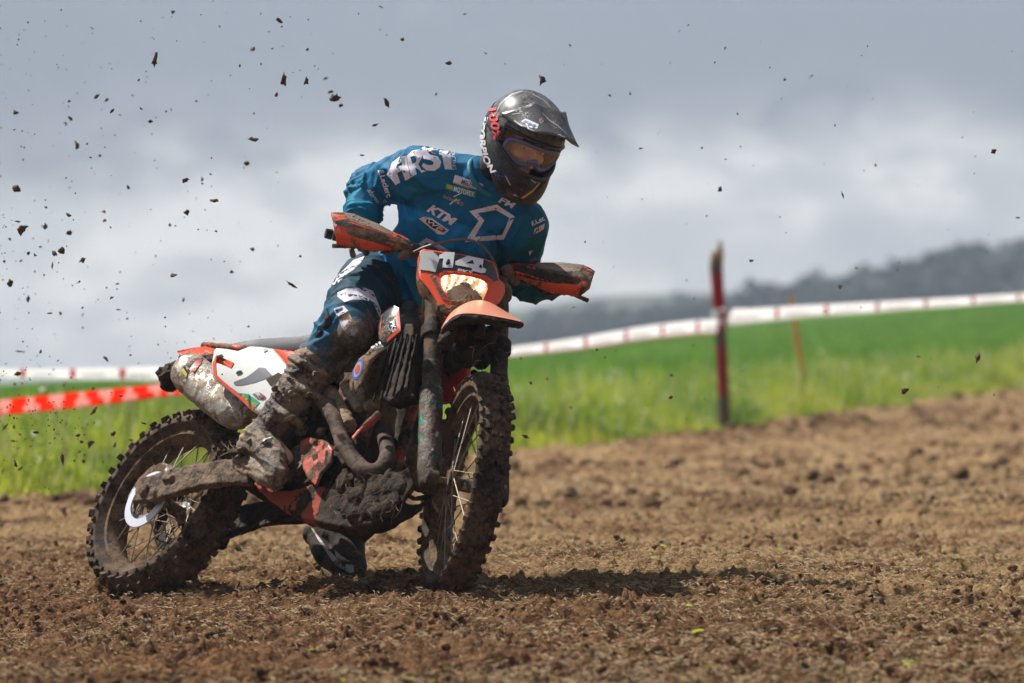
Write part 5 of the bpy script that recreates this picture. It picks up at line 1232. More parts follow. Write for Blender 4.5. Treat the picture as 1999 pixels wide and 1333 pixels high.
def pj(w, px, py):
    c = np.tile(np.array(JD), (len(w), 1))
    # brighter blue body panel below a line from the right armpit across the chest
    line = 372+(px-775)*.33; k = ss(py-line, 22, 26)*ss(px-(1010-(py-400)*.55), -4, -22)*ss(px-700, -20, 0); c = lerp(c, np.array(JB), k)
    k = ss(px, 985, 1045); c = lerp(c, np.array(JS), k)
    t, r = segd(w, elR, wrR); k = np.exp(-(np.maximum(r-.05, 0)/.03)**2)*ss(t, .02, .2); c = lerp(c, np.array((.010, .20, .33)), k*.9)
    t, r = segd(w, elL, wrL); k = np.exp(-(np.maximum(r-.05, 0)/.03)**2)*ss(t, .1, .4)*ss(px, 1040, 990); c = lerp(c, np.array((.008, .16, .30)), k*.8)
    a = np.full(len(w), .20)
    return np.concatenate([c, a[:, None]], 1)
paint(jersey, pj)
bj = bvh_of([jersey], FR)
D = lambda q, m, n='graphic', off=.0012: decal_poly(q, bj, m, jersey, FR, n, off=off)
T = lambda s, q, m, **k: decal_text(s, q, bj, m, jersey, FR, **k)
# big word on the shoulder (pixel outlines read from the photo), seen through the 2nd zoom: x = 640+u/7.69, y = 270+v/7.69
def Z(*a): return [(640+a[i]/7.69, 270+a[i+1]/7.69) for i in range(0, len(a), 2)]
D(Z(1085,275, 1100,280, 1112,350, 1040,400, 1030,445, 1110,405, 1115,480, 1040,520, 1088,660, 1020,700, 960,610, 880,545, 940,440, 960,370), m_lettwhite, 'lettering')
D(Z(1092,272, 1182,262, 1200,400, 1245,590, 1165,632, 1120,500, 1110,380), m_lettwhite, 'lettering')
D([Z(1190,260, 1270,190, 1400,160, 1420,230, 1400,310, 1360,390, 1400,470, 1480,490, 1400,520, 1370,470, 1310,440, 1335,540, 1255,580, 1205,400), Z(1240,280, 1300,262, 1335,300, 1320,360, 1270,385)], m_lettwhite, 'lettering')
D(Z(1410,140, 1500,110, 1670,110, 1665,180, 1570,180, 1500,210, 1540,250, 1640,270, 1700,350, 1680,430, 1600,488, 1480,480, 1410,420, 1430,370, 1500,400, 1570,400, 1590,360, 1540,330, 1440,310, 1400,230), m_lettwhite, 'lettering')
D(Z(1700,105, 1830,105, 1895,165, 1835,172, 1858,468, 1752,465, 1712,260, 1665,240, 1680,150), m_lettwhite, 'lettering')
T('RACING', [(888, 292), (891, 331), (881, 331), (880, 294)], m_letplain, bold=-.01, maxlen=.12)
T('E.Leclerc', [(749, 331), (766, 381), (756, 386), (738, 333)], m_letplain, maxlen=.12)
D(Z(850,900, 885,950, 835,965), m_letplain); D(Z(853,920, 870,946, 846,952), m_letblack, off=.002)
T('sharon', [(728, 368), (742, 391), (736, 399), (716, 371)], m_letplain, shear=.2, maxlen=.14)
D([(888, 341), (943, 359), (945, 374), (884, 355)], m_letplain, 'patch')
D([(884, 355), (918, 366), (917, 368), (884, 357)], m_letyel, 'patch', .002)
T('MICHELIN', [(903, 349), (943, 362), (942, 371), (901, 358)], m_letblue, shear=.2, off=.0028, maxlen=.1)
D([(871, 358), (929, 374), (929, 386), (869, 369)], m_letgreen, 'patch')
D([(872, 360), (884, 363), (883, 369), (871, 367)], m_letyel, 'patch', .002)
T('MOTOREX', [(887, 364), (927, 375), (926, 384), (885, 373)], m_letplain, off=.0026, maxlen=.1)
D(band([(901, 376), (886, 384), (892, 388), (878, 399)], 2.2), m_letplain); T('RACING PARTS', [(867, 380), (905, 396), (903, 403), (865, 386)], m_letgold, maxlen=.1); D(band([(884, 393), (898, 390), (893, 398)], 1.8), m_letplain)
T('KTM', [(842, 396), (893, 427), (885, 442), (832, 412)], m_lettwhite, bold=.05, shear=.25, maxlen=.2)
D([(828, 423), (844, 426), (877, 449), (866, 458), (852, 456), (836, 442), (818, 426)], m_letplain, 'patch')
D([(833, 427), (843, 429), (856, 439), (852, 447), (844, 444), (832, 433)], m_letblack, 'patch', .002); D([(856, 438), (872, 449), (866, 454), (853, 447)], m_letred, 'patch', .002)
T('WP', [(837, 427), (866, 446), (861, 452), (833, 433)], m_letplain, off=.003, shear=.2, maxlen=.25)
T('SUSPENSION', [(827, 434), (852, 452), (851, 455), (826, 437)], m_letblack, off=.003, maxlen=.1)
T('FM', [(976, 384), (1007, 397), (1003, 409), (972, 394)], m_letplain, bold=.03, shear=.2); D([(992, 391), (1008, 397), (1004, 410), (990, 404)], m_letblue, 'patch', .001)
D([[(916, 412), (970, 399), (1005, 423), (984, 467), (907, 472), (934, 431)], [(932, 416), (945, 430), (927, 462), (980, 458), (995, 426), (968, 409)]], m_lettwhite)
T('E.Lec', [(1037, 433), (1058, 421), (1064, 430), (1039, 441)], m_letplain, maxlen=.2)
D([(1044, 447), (1063, 436), (1061, 447), (1042, 457)], m_letplain, 'patch'); T('MAT', [(1046, 447), (1062, 438), (1061, 445), (1045, 454)], m_letred, off=.0025, maxlen=.3)
T('F', [(1032, 490), (1039, 487), (1038, 495), (1034, 498)], m_letplain); T('ATHEN', [(1033, 506), (1048, 500), (1049, 506), (1034, 511)], m_letmuted)
D(band([(820, 478), (833, 468), (850, 477), (880, 496)], 9), m_lettwhite); D(band([(828, 480), (808, 500)], 9), m_lettwhite)
# collar
g = G(); cN = P(955, 343, 18.09); ax = (headc-neck); ax /= np.linalg.norm(ax); s1_ = np.cross(ax, (0, 1, 0)); s1_ /= np.linalg.norm(s1_); s2_ = np.cross(ax, s1_)
g.tube([cN+ (s1_*cos(a)*.070+s2_*sin(a)*.070) - ax*(.010) for a in np.linspace(0, 2*pi, 33)], .010, 8, caps=False); organic('collar', g, mat_plain('collar cloth', (.012, .20, .32), .6), jersey, xr, voxel=.004, amp=.001)
g = G(); g.tube([neck-ax*.02, headc-ax*.05], [.060, .056], 22); po('neck_brace', g, mat_plain('black undershirt', (.012, .012, .014), .8), voxel=.006, amp=.002)

# ---- trousers
g = G()
g.loft([sect(P(768, 600, 18.42), side_p, up_t, .150, .120), sect(P(782, 560, 18.40), side_p, up_t, .150, .118)])
g.chain([P(752, 560, 18.38), P(728, 560, 18.34), P(716, 575, 18.24)], [.118, .110, .100]); g.chain([P(725, 566, 18.34), P(702, 592, 18.16), kneeR], [.108, .100, .083]); g.chain([kneeR, P(688, 645, 17.90)], [.080, .058])
g.chain([kneeR, P(650, 672, 17.97), P(614, 712, 17.96)], [.084, .076, .066]); 
g.chain([hipL, P(815, 700, 18.40), kneeL], [.108, .090, .068]); g.chain([kneeL, P(785, 905, 18.36)], [.066, .060])
def pants_disp(co, no):
    w = co+RB; d = .002*nzs(w, 10, 4., 2); a = hipR; t, r = segd(w, hipR, kneeR); k = np.exp(-(np.maximum(r-.1, 0)/.04)**2)
    d += k*.009*(fold_noise(w, kneeR-hipR, 22, 5, 31)-.2)
    t, r = segd(w, kneeR, P(614, 712, 17.96)); k = np.exp(-(np.maximum(r-.08, 0)/.03)**2)*np.clip(t*2, 0, 1); d += k*.006*(fold_noise(w, P(614, 712, 17.96)-kneeR, 20, 6, 35)-.4)
    return d
m_pants = vcol_mat('trouser cloth', .65, soft=.10, specks=.25, light=(.22, .18, .14), dark=(.055, .044, .035))
pants = po('trousers', g, m_pants, voxel=.0065, smooth=6, amp=0, disp=pants_disp)
def pp_(w, px, py):
    c = np.tile(np.array((.016, .062, .095)), (len(w), 1)); a = np.full(len(w), .22)
    k = ss(px, 735, 765); c = lerp(c, np.array((.008, .040, .072)), k)
    k = ss(py, 585, 600)*ss(px, 700, 640); c = lerp(c, np.array((.03, .15, .27)), k*.8)
    # mud on and below the knee
    a = a+.10*ss(py, 585, 615)*ss(px, 640, 660)+.50*ss(py, 600, 650)*ss(px, 636, 672)+.42*ss(py-(700-(px-570)*.0), -75, 10)
    k = ss(py, 640, 700); c = lerp(c, np.array((.014, .035, .058)), k*.8)
    a = np.clip(a, 0, .78)
    return np.concatenate([c, a[:, None]], 1)
paint(pants, pp_)
bp_ = bvh_of([pants], FR)
DP = lambda q, m, n='graphic', off=.0012: decal_poly(q, bp_, m, pants, FR, n, off=off)
m_pw = mat_dirty('white trouser panel', (.60, .58, .66), .22, .6, scale=16, specks=.8, weave=True); m_pwd = mat_dirty('white panel under mud', (.50, .47, .50), .60, .6, scale=20, specks=.8)
DP([(690, 508), (712, 500), (706, 512), (690, 527), (676, 536), (660, 553), (650, 557), (648, 549), (668, 530)], m_pw)
DP([(659, 571), (676, 563), (712, 562), (728, 568), (738, 592), (745, 610), (741, 622), (736, 608), (727, 590), (715, 586), (690, 585), (672, 590), (659, 579)], m_pw)
DP([(652, 603), (671, 597), (680, 607), (660, 618), (655, 612)], m_pw)
DP([(660, 618), (681, 608), (686, 620), (692, 628), (700, 648), (697, 656), (680, 655), (668, 640)], m_pwd)
DP(band([(726, 514), (748, 532), (772, 558)], 4), m_blackc)
DP([(793, 572), (800, 579), (799, 585), (795, 580)], m_pw)
T2 = lambda s, q, m, **k: decal_text(s, q, bp_, m, pants, FR, **k); T2('F', [(654, 604), (668, 600), (671, 606), (658, 612)], mat_plain('trouser blue', (.02, .12, .24), .6), off=.003)
g = G()          # knee strap seam
g.tube([P(637, 607, 17.94), P(640, 625, 17.90), P(633, 640, 17.92)], [.006, .011, .008], 8, sub=4); g.tube([P(628, 640, 17.95), P(626, 650, 17.92), P(616, 660, 17.93)], [.006, .009, .006], 8, sub=3); po('knee_strap', g, m_muddark, voxel=.003)

# ---- boots
m_boot = mat_mud('boot mud', (.33, .235, .155), (.032, .020, .013), .50, .9)
def bootdisp(co, no):
    w = co+RB; return .0035*nzs(w, 17, 5., 3)+.0030*np.maximum(0, nzs(w, 60, 8., 3))+.0042*(fold_noise(w, top-ankR, 48, 12, 61)-.2)
g = G(); fwd = np.array((.52, -.80, -.30)); fwd /= np.linalg.norm(fwd)
top = P(609, 716, 17.96)
g.chain([top, P(585, 760, 17.955), P(545, 812, 17.95), P(516, 845, 17.95)], [.071, .068, .056, .050]); g.tube([P(611, 712, 17.96), P(605, 723, 17.96)], [.077, .078], 26)
heel = P(482, 893, 17.96); toe = P(540, 925, 17.76)
g.chain([P(510, 852, 17.95), heel], [.056, .042]); g.chain([P(512, 862, 17.93), P(536, 900, 17.82), toe], [.050, .042, .033]); g.chain([heel+np.array((0, 0, -.012)), P(520, 925, 17.84), toe+np.array((0, 0, -.018))], [.034, .034, .030])
for q0, q1 in (((566, 742), (640, 790)), ((536, 790), (596, 838)), ((492, 838), (548, 880))):
    a_, b2 = np.array(q0), np.array(q1); g.tube([P(*a_, 17.93), P(*(a_*.6+b2*.4), 17.875), P(*b2, 17.90)], [.011, .013, .011], 8, sub=4)
BK = [(602, 770), (566, 815), (522, 862)]
bootR = po('boot', g, m_boot, voxel=.0048, smooth=2, amp=0, disp=bootdisp, factor=.5)
for q in BK:
    bv = bvh_of([bootR], FR); h_ = bv.ray_cast(Vector(CAMP), Vector(ray(*q)).normalized())
    if h_[0] is None: continue
    n_ = np.array(h_[1]); c_ = np.array(h_[0])+n_*.004; e1 = np.cross(n_, (0, 0, 1.)); e1 /= np.linalg.norm(e1); e2 = np.cross(n_, e1); g = G(); g.box(c_, (.030, .016, .008), np.stack([e1*.9+e2*.45, e2*.9-e1*.45, n_], 1)); g.tube([c_-e1*.02-e2*.012, c_+n_*.008, c_+e1*.02+e2*.012], .003, 6)
    organic('buckle', g, m_metal, bootR, xr, voxel=.0025, smooth=1, amp=.001, freq=120)
g = G(); hb2 = heel+np.array((-.036, -.01, .004)); g.tube([hb2, heel+np.array((-.024, -.022, -.034)), P(515, 930, 17.80), toe+np.array((-.006, -.02, -.040))], [.010, .012, .012, .009], 8, sub=5); organic('boot_sole', g, m_mudlight, bootR, xr, voxel=.003, smooth=1, amp=.003, freq=70)
g = G()
for i in range(26):      # clods stuck on the boot
    t = rng.uniform(0, 1); c = (top*(1-t)+heel*t)+rng.normal(size=3)*.022+np.array((0, -.055, 0)); g.ell(c, np.diag(rng.uniform(.005, .014, 3)), 8, 6)
organic('mud_cake', g, m_boot, bootR, xr, voxel=.0035, smooth=0, amp=.006, freq=80)
g = G(); toL, heL = P(690, 1112, 18.52), P(612, 1044, 18.74)
g.chain([P(775, 925, 18.42), P(730, 985, 18.53), ankL], [.076, .070, .056]); g.chain([ankL, heL], [.052, .036]); g.chain([ankL+(toL-ankL)*.1, (ankL+toL)/2+np.array((.0, -.01, .0)), toL], [.054, .050, .042])
g.chain([heL, (heL+toL)/2+np.array((-.028, 0, -.012)), toL+np.array((-.018, 0, -.006))], [.030, .034, .032])
bootL = po('boot', g, mat_dirty('dark boot', (.018, .018, .018), .50, .75, scale=12, light=(.11, .078, .05), spec=.15), voxel=.005, smooth=2, amp=.0035, freq=24)
bl = bvh_of([bootL], FR)
decal_poly([(608, 1030), (614, 1034), (634, 1066), (648, 1080), (668, 1100), (690, 1104), (691, 1116), (684, 1118), (655, 1103), (640, 1082), (622, 1056)], bl, mat_dirty('white boot flash', (.46, .44, .45), .40, .5, scale=22), bootL, FR, 'graphic')
decal_poly([(655, 1074), (668, 1086), (684, 1096), (668, 1098), (658, 1088)], bl, bpy.data.materials['white boot flash'], bootL, FR, 'graphic')
g = G(); a_ = P(780, 905, 18.27); g.tube([P(773, 873, 18.30), P(778, 893, 18.235), P(792, 908, 18.25)], .0035, 6, sub=5); pr('boot_strap', g, m_hose, bootL)

# ---- gloves with fingers closed round the grips
gax = lambda s: (l2w(S((.905, s*.285, .835)))-l2w(S((.898, s*.41, .835))))
m_glove = mat_dirty('dark glove', (.016, .018, .032), .25, .55, scale=20)
fwdb = M @ rotv(np.array((1., 0, 0))); upb = M @ rotv(np.array((0, 0, 1.)))
def glove(s, wr):
    g = G(); grip = lambda y: l2w(S((.90, s*y, .835)))
    ax_ = l2w(S((.9, s*.4, .835)))-l2w(S((.9, s*.3, .835))); ax_ /= np.linalg.norm(ax_)
    pc = grip(.345)-fwdb*.035+upb*.012
    g.chain([wr, pc], [.038, .036]); g.chain([pc-ax_*.034, pc+ax_*.034], [.023, .021])
    for i, (yy, ln, r_, over) in enumerate(((.305, 1.0, .0105, 1), (.330, 1.06, .0108, 0), (.353, 1.0, .0104, 0), (.376, .84, .0092, 0))):
        c = grip(yy); pts = []
        for an, rad in ((155, .040), (100, .035), (45, .033), (-10, .031), (-60*ln, .029), (-105*ln, .027)):
            a_ = radians(an); pts.append(c+(fwdb*cos(a_)+upb*sin(a_))*rad)
        g.chain(pts, [r_*1.12, r_*1.1, r_*1.12, r_, r_*.95, r_*.82], 10)
    # thumb leaves the palm's side and closes underneath
    q = grip(.285); g.chain([pc-ax_*.030, q-fwdb*.030-upb*.012, q-fwdb*.004-upb*.032, q+fwdb*.020-upb*.026-ax_*-.004], [.016, .0135, .012, .0105], 10)
    g.tube([wr-(pc-wr)*.35, wr+(pc-wr)*.15], [.037, .037], 16)
    o = po('glove', g, m_glove, voxel=.0032, smooth=2, amp=.0008, freq=60, factor=.45); return o
glR = glove(-1, wrR); glL = glove(1, wrL)
g = G(); g.cap(P(686, 487, 18.02), P(689, 498, 18.00), .0085, .010); organic('fingertip', g, mat_plain('worn glove tip', (.16, .10, .075), .6), glR, xr, voxel=.003, amp=.0006)

# ---- helmet
def hr(f, l, u):         # shell radius in direction (unit) of helmet coords
    e = 1/math.sqrt((f/(.140 if f > 0 else .150))**2+(l/.119)**2+(u/(.132 if u > 0 else .150))**2)
    az = math.atan2(l, f); el = math.asin(max(-1, min(1, u)))
    chin = math.exp(-((el+.74)/.36)**2)*math.exp(-(abs(az)/.80)**3.0)
    jaw = math.exp(-((el+.66)/.34)**2)*math.exp(-((abs(az)-.9)/.7)**2)
    return e*(1+.52*chin+.05*jaw)+.008*math.exp(-((el-.95)/.5)**2)
NU, NV = 128, 84; vs = []; keep = {}
for i in range(NV+1):
    el = pi/2-pi*.93*i/NV
    for j in range(NU):
        az = 2*pi*j/NU-pi; d = (cos(el)*cos(az), cos(el)*sin(az), sin(el)); r_ = hr(*d); vs.append((d[0]*r_, d[1]*r_, d[2]*r_))
def eyeport(p):
    f, l, u = p; az = abs(math.atan2(l, f)); el = math.atan2(u, math.hypot(f, l))
    hi = .34-.06*(az/1.1)**2; lo = -.36+.20*max(0, (az-.25))**1.1
    return az < 1.16 and lo < el < hi and f > 0
fs = []
for i in range(NV):
    for j in range(NU):
        k = (j+1) % NU; q = (i*NU+j, (i+1)*NU+j, (i+1)*NU+k, i*NU+k); c = np.mean([vs[x] for x in q], 0)
        low = c[2] < -.128-.022*ss(np.array([c[0]]), -.02, .12)[0]
        if low or eyeport(c): continue
        fs.append(q)
g = G(); g.add(vs, fs)
hm, nt, b = newmat('helmet shell'); t = nn(nt, 'ShaderNodeTexCoord').outputs['Object']
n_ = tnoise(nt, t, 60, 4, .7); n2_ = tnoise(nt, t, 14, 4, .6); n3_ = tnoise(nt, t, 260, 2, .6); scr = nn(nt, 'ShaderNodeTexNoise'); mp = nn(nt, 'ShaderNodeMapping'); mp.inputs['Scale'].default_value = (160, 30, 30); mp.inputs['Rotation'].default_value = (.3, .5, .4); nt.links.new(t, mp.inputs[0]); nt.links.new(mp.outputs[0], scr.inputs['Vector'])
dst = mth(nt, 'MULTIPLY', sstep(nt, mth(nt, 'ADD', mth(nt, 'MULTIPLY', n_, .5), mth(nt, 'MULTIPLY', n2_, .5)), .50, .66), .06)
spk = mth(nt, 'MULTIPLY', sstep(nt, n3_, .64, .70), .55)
c = mixc(nt, dst, (.012, .012, .014), (.26, .26, .26)); zz_ = nn(nt, 'ShaderNodeSeparateXYZ'); nt.links.new(t, zz_.inputs[0]); crown = mth(nt, 'MULTIPLY', sstep(nt, mth(nt, 'ADD', zz_.outputs[2], mth(nt, 'MULTIPLY', n2_, .12)), .78, .90), sstep(nt, n_, .30, .62)); c = mixc(nt, mth(nt, 'MULTIPLY', crown, .38), c, (.42, .42, .42)); c = mixc(nt, spk, c, (.34, .29, .24)); nt.links.new(c, b.inputs['Base Color'])  # pale patch on top paints the broad sun highlight into the colour
nt.links.new(mth(nt, 'ADD', .34, mth(nt, 'MULTIPLY', mth(nt, 'ADD', dst, mth(nt, 'MULTIPLY', sstep(nt, scr.outputs[0], .5, .6), .12)), 1.)), b.inputs['Roughness']); b.inputs['Coat Weight'].default_value = .12; b.inputs['Specular IOR Level'].default_value = .32; b.inputs['Coat Roughness'].default_value = .30
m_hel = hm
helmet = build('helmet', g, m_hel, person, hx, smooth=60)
s = helmet.modifiers.new('t', 'SOLIDIFY'); s.thickness = .012; s.offset = -1
bh = bvh_of([helmet], FR)
def hdir(az, el, k=1.0):
    az, el = radians(az), radians(el); d = np.array((cos(el)*cos(az), cos(el)*sin(az), sin(el))); return d*hr(*d)*k
def hb_(name, g, mat, parent=None, **k): return build(name, g, mat, parent or helmet, hx, **k)
# padding inside, trim round the port
g = G(); pts_ = []
for az in np.linspace(-66, 66, 30): pts_.append((az, math.degrees(.34-.06*(radians(abs(az))/1.1)**2)))
for az in np.linspace(66, -66, 30): pts_.append((az, math.degrees(-.36+.20*max(0, radians(abs(az))-.25)**1.1)))
tr = [hdir(a, e, .985) for a, e in pts_]; g.tube(tr+[tr[0]], .0065, 8, caps=False); hb_('port_trim', g, m_blackc, smooth=60)
g = G(); vs2 = []; fs2 = []
for i, el in enumerate(np.linspace(-60, 75, 18)):
    for j, az in enumerate(np.linspace(92, 268, 28)):
        d = hdir(az, el, .84); d[2] = max(d[2], -.12); vs2.append(d)
for i in range(17):
    for j in range(27): q = i*28+j; fs2.append((q, q+1, q+29, q+28))
g.add(vs2, fs2); hb_('padding', g, mat_plain('black padding', (.010, .010, .012), .9), fixn=False)
# goggles
gol = []
for t in np.linspace(0, 2*pi, 60, endpoint=False):
    az = 41*cos(t)*(1-.0*abs(sin(t))); el = 13.5*sin(t)*(1 if sin(t) > 0 else 1.0); k = abs(cos(t))**.8
    az = 55*np.sign(cos(t))*abs(cos(t))**.75; el = (17 if sin(t) > 0 else 18)*np.sign(sin(t))*abs(sin(t))**.75-1
    if sin(t) < -.5: el += 11*math.exp(-(az/10)**2)          # notch over the nose
    gol.append((az, el))
def gpt(az, el, R): az, el = radians(az), radians(el); return np.array((R*cos(az)*.98*cos(el)+.004, R*sin(az)*.93, R*sin(el)*1.0-.002))
fr = [gpt(a, e-3, .122) for a, e in gol]; g = G(); g.tube(fr+[fr[0]], .0078, 10, caps=False); fr2 = [gpt(a*1.06, e*1.05-3, .112) for a, e in gol]; g.loft([fr, fr2], caps=False)
m_gog = mat_dirty('blue grey goggle frame', (.10, .135, .24), .12, .3)
gog = build('goggles', g, m_gog, person, hx, smooth=60)
m, nt, b = newmat('amber lens'); b.inputs['Base Color'].default_value = (1, .60, .30, 1); b.inputs['Roughness'].default_value = .04; b.inputs['Alpha'].default_value = .20; b.inputs['Coat Weight'].default_value = 1.0
g = G(); c0_ = gpt(0, 0, .122); n = len(gol); vs3 = []; fs3 = []
for k in range(1, 6):
    for a, e in gol: vs3.append(gpt(a*k/5*.99, e*k/5*.99-(1-k/5)*1-3, .1235))
vs3.append(gpt(0, -4, .1235))
for k in range(4):
    for i in range(n): j = (i+1) % n; fs3.append((k*n+i, k*n+j, (k+1)*n+j, (k+1)*n+i))
for i in range(n): fs3.append((len(vs3)-1, (i+1) % n, i))
g.add(vs3, fs3); build('goggle_lens', g, m, gog, hx, smooth=60)
g = G(); g.chain([gpt(-9, -13, .120), gpt(0, -7, .124), gpt(9, -13, .120)], [.0075, .0085, .0075]); organic('nose_bridge', g, m_gog, gog, hx, voxel=.003, amp=0)
# strap round the right side of the shell
for sd_ in (-1, 1):
    g = G(); A_, B_ = [], []
    for t in np.linspace(0, 1, 16):
        az = sd_*(62+t*112); el = 4-6*sin(t*pi*.5)+6*t; k = 1.012 if t > .06 else .95
        A_.append(hdir(az, el+9.5, k)); B_.append(hdir(az, el-9.5, k))
    g.loft([[a*(1-f)+b2*f for f in np.linspace(0, 1, 6)] for a, b2 in zip(A_, B_)], close=False, caps=False)
    st_ = hb_('goggle_strap', g, m_navy, gog, smooth=60, fixn=False); s = st_.modifiers.new('t', 'SOLIDIFY'); s.thickness = .003; s.offset = 0
    if sd_ < 0: strapR = st_
bstrap = bvh_of([strapR, helmet], FR)
decal_text('100%', [(970, 206), (978, 280), (963, 276), (952, 213)] if 0 else [(969, 207), (983, 276), (966, 277), (953, 214)], bstrap, m_letpink, strapR, FR, off=.004, bold=.03, shear=.15, maxlen=.12)
# lettering on the jaw
decal_poly([(946, 222), (955, 226), (948, 262), (950, 300), (962, 343), (953, 340), (940, 305), (937, 265), (940, 238)], bh, m_blackc, helmet, FR, 'jaw_band', off=.001)
def arc(q):       # lettering that follows a curved stroke; q = centre line points, height
    pts, hgt = q; pts = np.array(pts, float); d = np.r_[0, np.cumsum(np.linalg.norm(np.diff(pts, axis=0), axis=1))]
    def mk(x0, y0, w, h):
        def f(x, y):
            s_ = (x-x0)/w*d[-1]; p = np.array([np.interp(s_, d, pts[:, i]) for i in (0, 1)]); e = 2.5; p2 = np.array([np.interp(min(s_+e, d[-1]), d, pts[:, i]) for i in (0, 1)]); p1 = np.array([np.interp(max(s_-e, 0), d, pts[:, i]) for i in (0, 1)])
            t_ = p2-p1; t_ /= np.linalg.norm(t_)+1e-9; n_ = np.array((t_[1], -t_[0])); return p+n_*((y-y0)/h-.5)*hgt
        return f
    return mk
decal_text('SCORPION', None, bh, m_letplain, helmet, FR, mapf=arc(([(945, 224), (942, 245), (942, 270), (946, 295), (954, 318), (965, 338)], 13)), off=.003, bold=.04, shear=.2, maxlen=.1)
decal_poly([(940, 285), (944, 306), (953, 334), (961, 345), (955, 346), (944, 326), (938, 300)], bh, m_letplain, helmet, FR, 'white_trim', off=.002)
T3 = lambda s, q, m, **k: decal_text(s, q, bh, m, helmet, FR, **k); T3('CC', [(968, 331), (982, 346), (977, 352), (964, 337)], m_letblue, off=.002)
decal_poly([(1015, 386), (1022, 382), (1040, 370), (1052, 356), (1054, 358), (1040, 374), (1022, 387)], bh, m_letgold, helmet, FR, 'gold_trim', off=.0015)
# vents, jaw line and dust smears on the chin
for q in ([(985, 352), (992, 356), (1004, 374), (996, 372)], [(1040, 372), (1062, 350), (1066, 354), (1044, 377)], [(1008, 356), (1028, 359), (1030, 366), (1010, 364)]): decal_poly(q, bh, mat_plain('vent black', (.004, .004, .005), .8), helmet, FR, 'vent', off=.0012, maxlen=4)
for q in ([(985, 342), (989, 344), (998, 362), (994, 360)], [(1033, 346), (1046, 356), (1055, 352), (1044, 358), (1036, 352)], [(1000, 380), (1006, 378), (1012, 384)]): decal_poly(q, bh, mat_plain('pale scuff', (.32, .32, .31), .5), helmet, FR, 'scuff', off=.002, maxlen=4)
for q in (band([(985, 196), (1000, 184), (1020, 178)], 3), band([(1040, 184), (1062, 196), (1078, 214)], 2.2), band([(968, 222), (976, 205), (990, 190)], 2), band([(1030, 200), (1044, 206)], 1.6)): decal_poly(q, bh, mat_plain('worn pale streak', (.40, .40, .40), .4), helmet, FR, 'scuff', off=.0009, maxlen=4)
# peak
g = G(); rows = []
for t in np.linspace(0, 1, 14):
    hw = .128-.044*t**.8; fc_ = .055+.140*t; fs_ = .012+.150*t; uc = .139-.026*t; us = .046+.042*t
    rows.append([np.array((fc_-(fc_-fs_)*abs(y)**2, y*hw, uc-(uc-us)*abs(y)**2.3+.004*math.cos(y*pi*3)*sin(pi*t)+(.012*math.exp(-((abs(y)-.45)/.09)**2)*(1-t) if 1 else 0))) for y in np.linspace(-1, 1, 31)])
g.loft(rows, close=False, caps=False)
m_peak = mat_dirty('dusty dark grey peak', (.085, .086, .09), .30, .28, scale=20, specks=.5)
peak = hb_('helmet_peak', g, m_peak, smooth=60, fixn=False); s = peak.modifiers.new('t', 'SOLIDIFY'); s.thickness = .004; s.offset = 0
for sd_ in (-1, 1):      # side arms to the screws
    g = G(); c = np.array((.018, sd_*.124, .049)); g.tube([c, c+np.array((0, sd_*.010, 0))], [.0085, .0075], 14); hb_('screw', g, m_metalc, peak)
bpk = bvh_of([peak], FR)
for q in (band([(1004, 236), (1024, 250), (1048, 264)], 2.2), band([(1058, 222), (1072, 236), (1088, 246), (1104, 262)], 2.4), band([(1046, 266), (1075, 274), (1102, 284)], 2.0), band([(1000, 224), (1016, 222)], 2)): decal_poly(q, bpk, bpy.data.materials['worn pale streak'], peak, FR, 'scuff', off=.003, maxlen=4)
decal_poly([(1018, 238), (1026, 232), (1052, 244), (1049, 252), (1036, 250)], bpk, m_letplain, peak, FR, 'sticker', off=.003); decal_text('FM', [(1025, 235), (1048, 246), (1044, 251), (1021, 240)], bpk, m_letblue, peak, FR, off=.005, shear=.2)
decal_text('CC', [(1089, 262), (1103, 268), (1100, 274), (1087, 267)], bpk, m_letplain, peak, FR, off=.003)
g = G(); g.tube([hdir(0, 48, 1.005), hdir(0, 70, 1.01), hdir(180, 80, 1.005)], [.004, .008, .004], 8, sub=5)

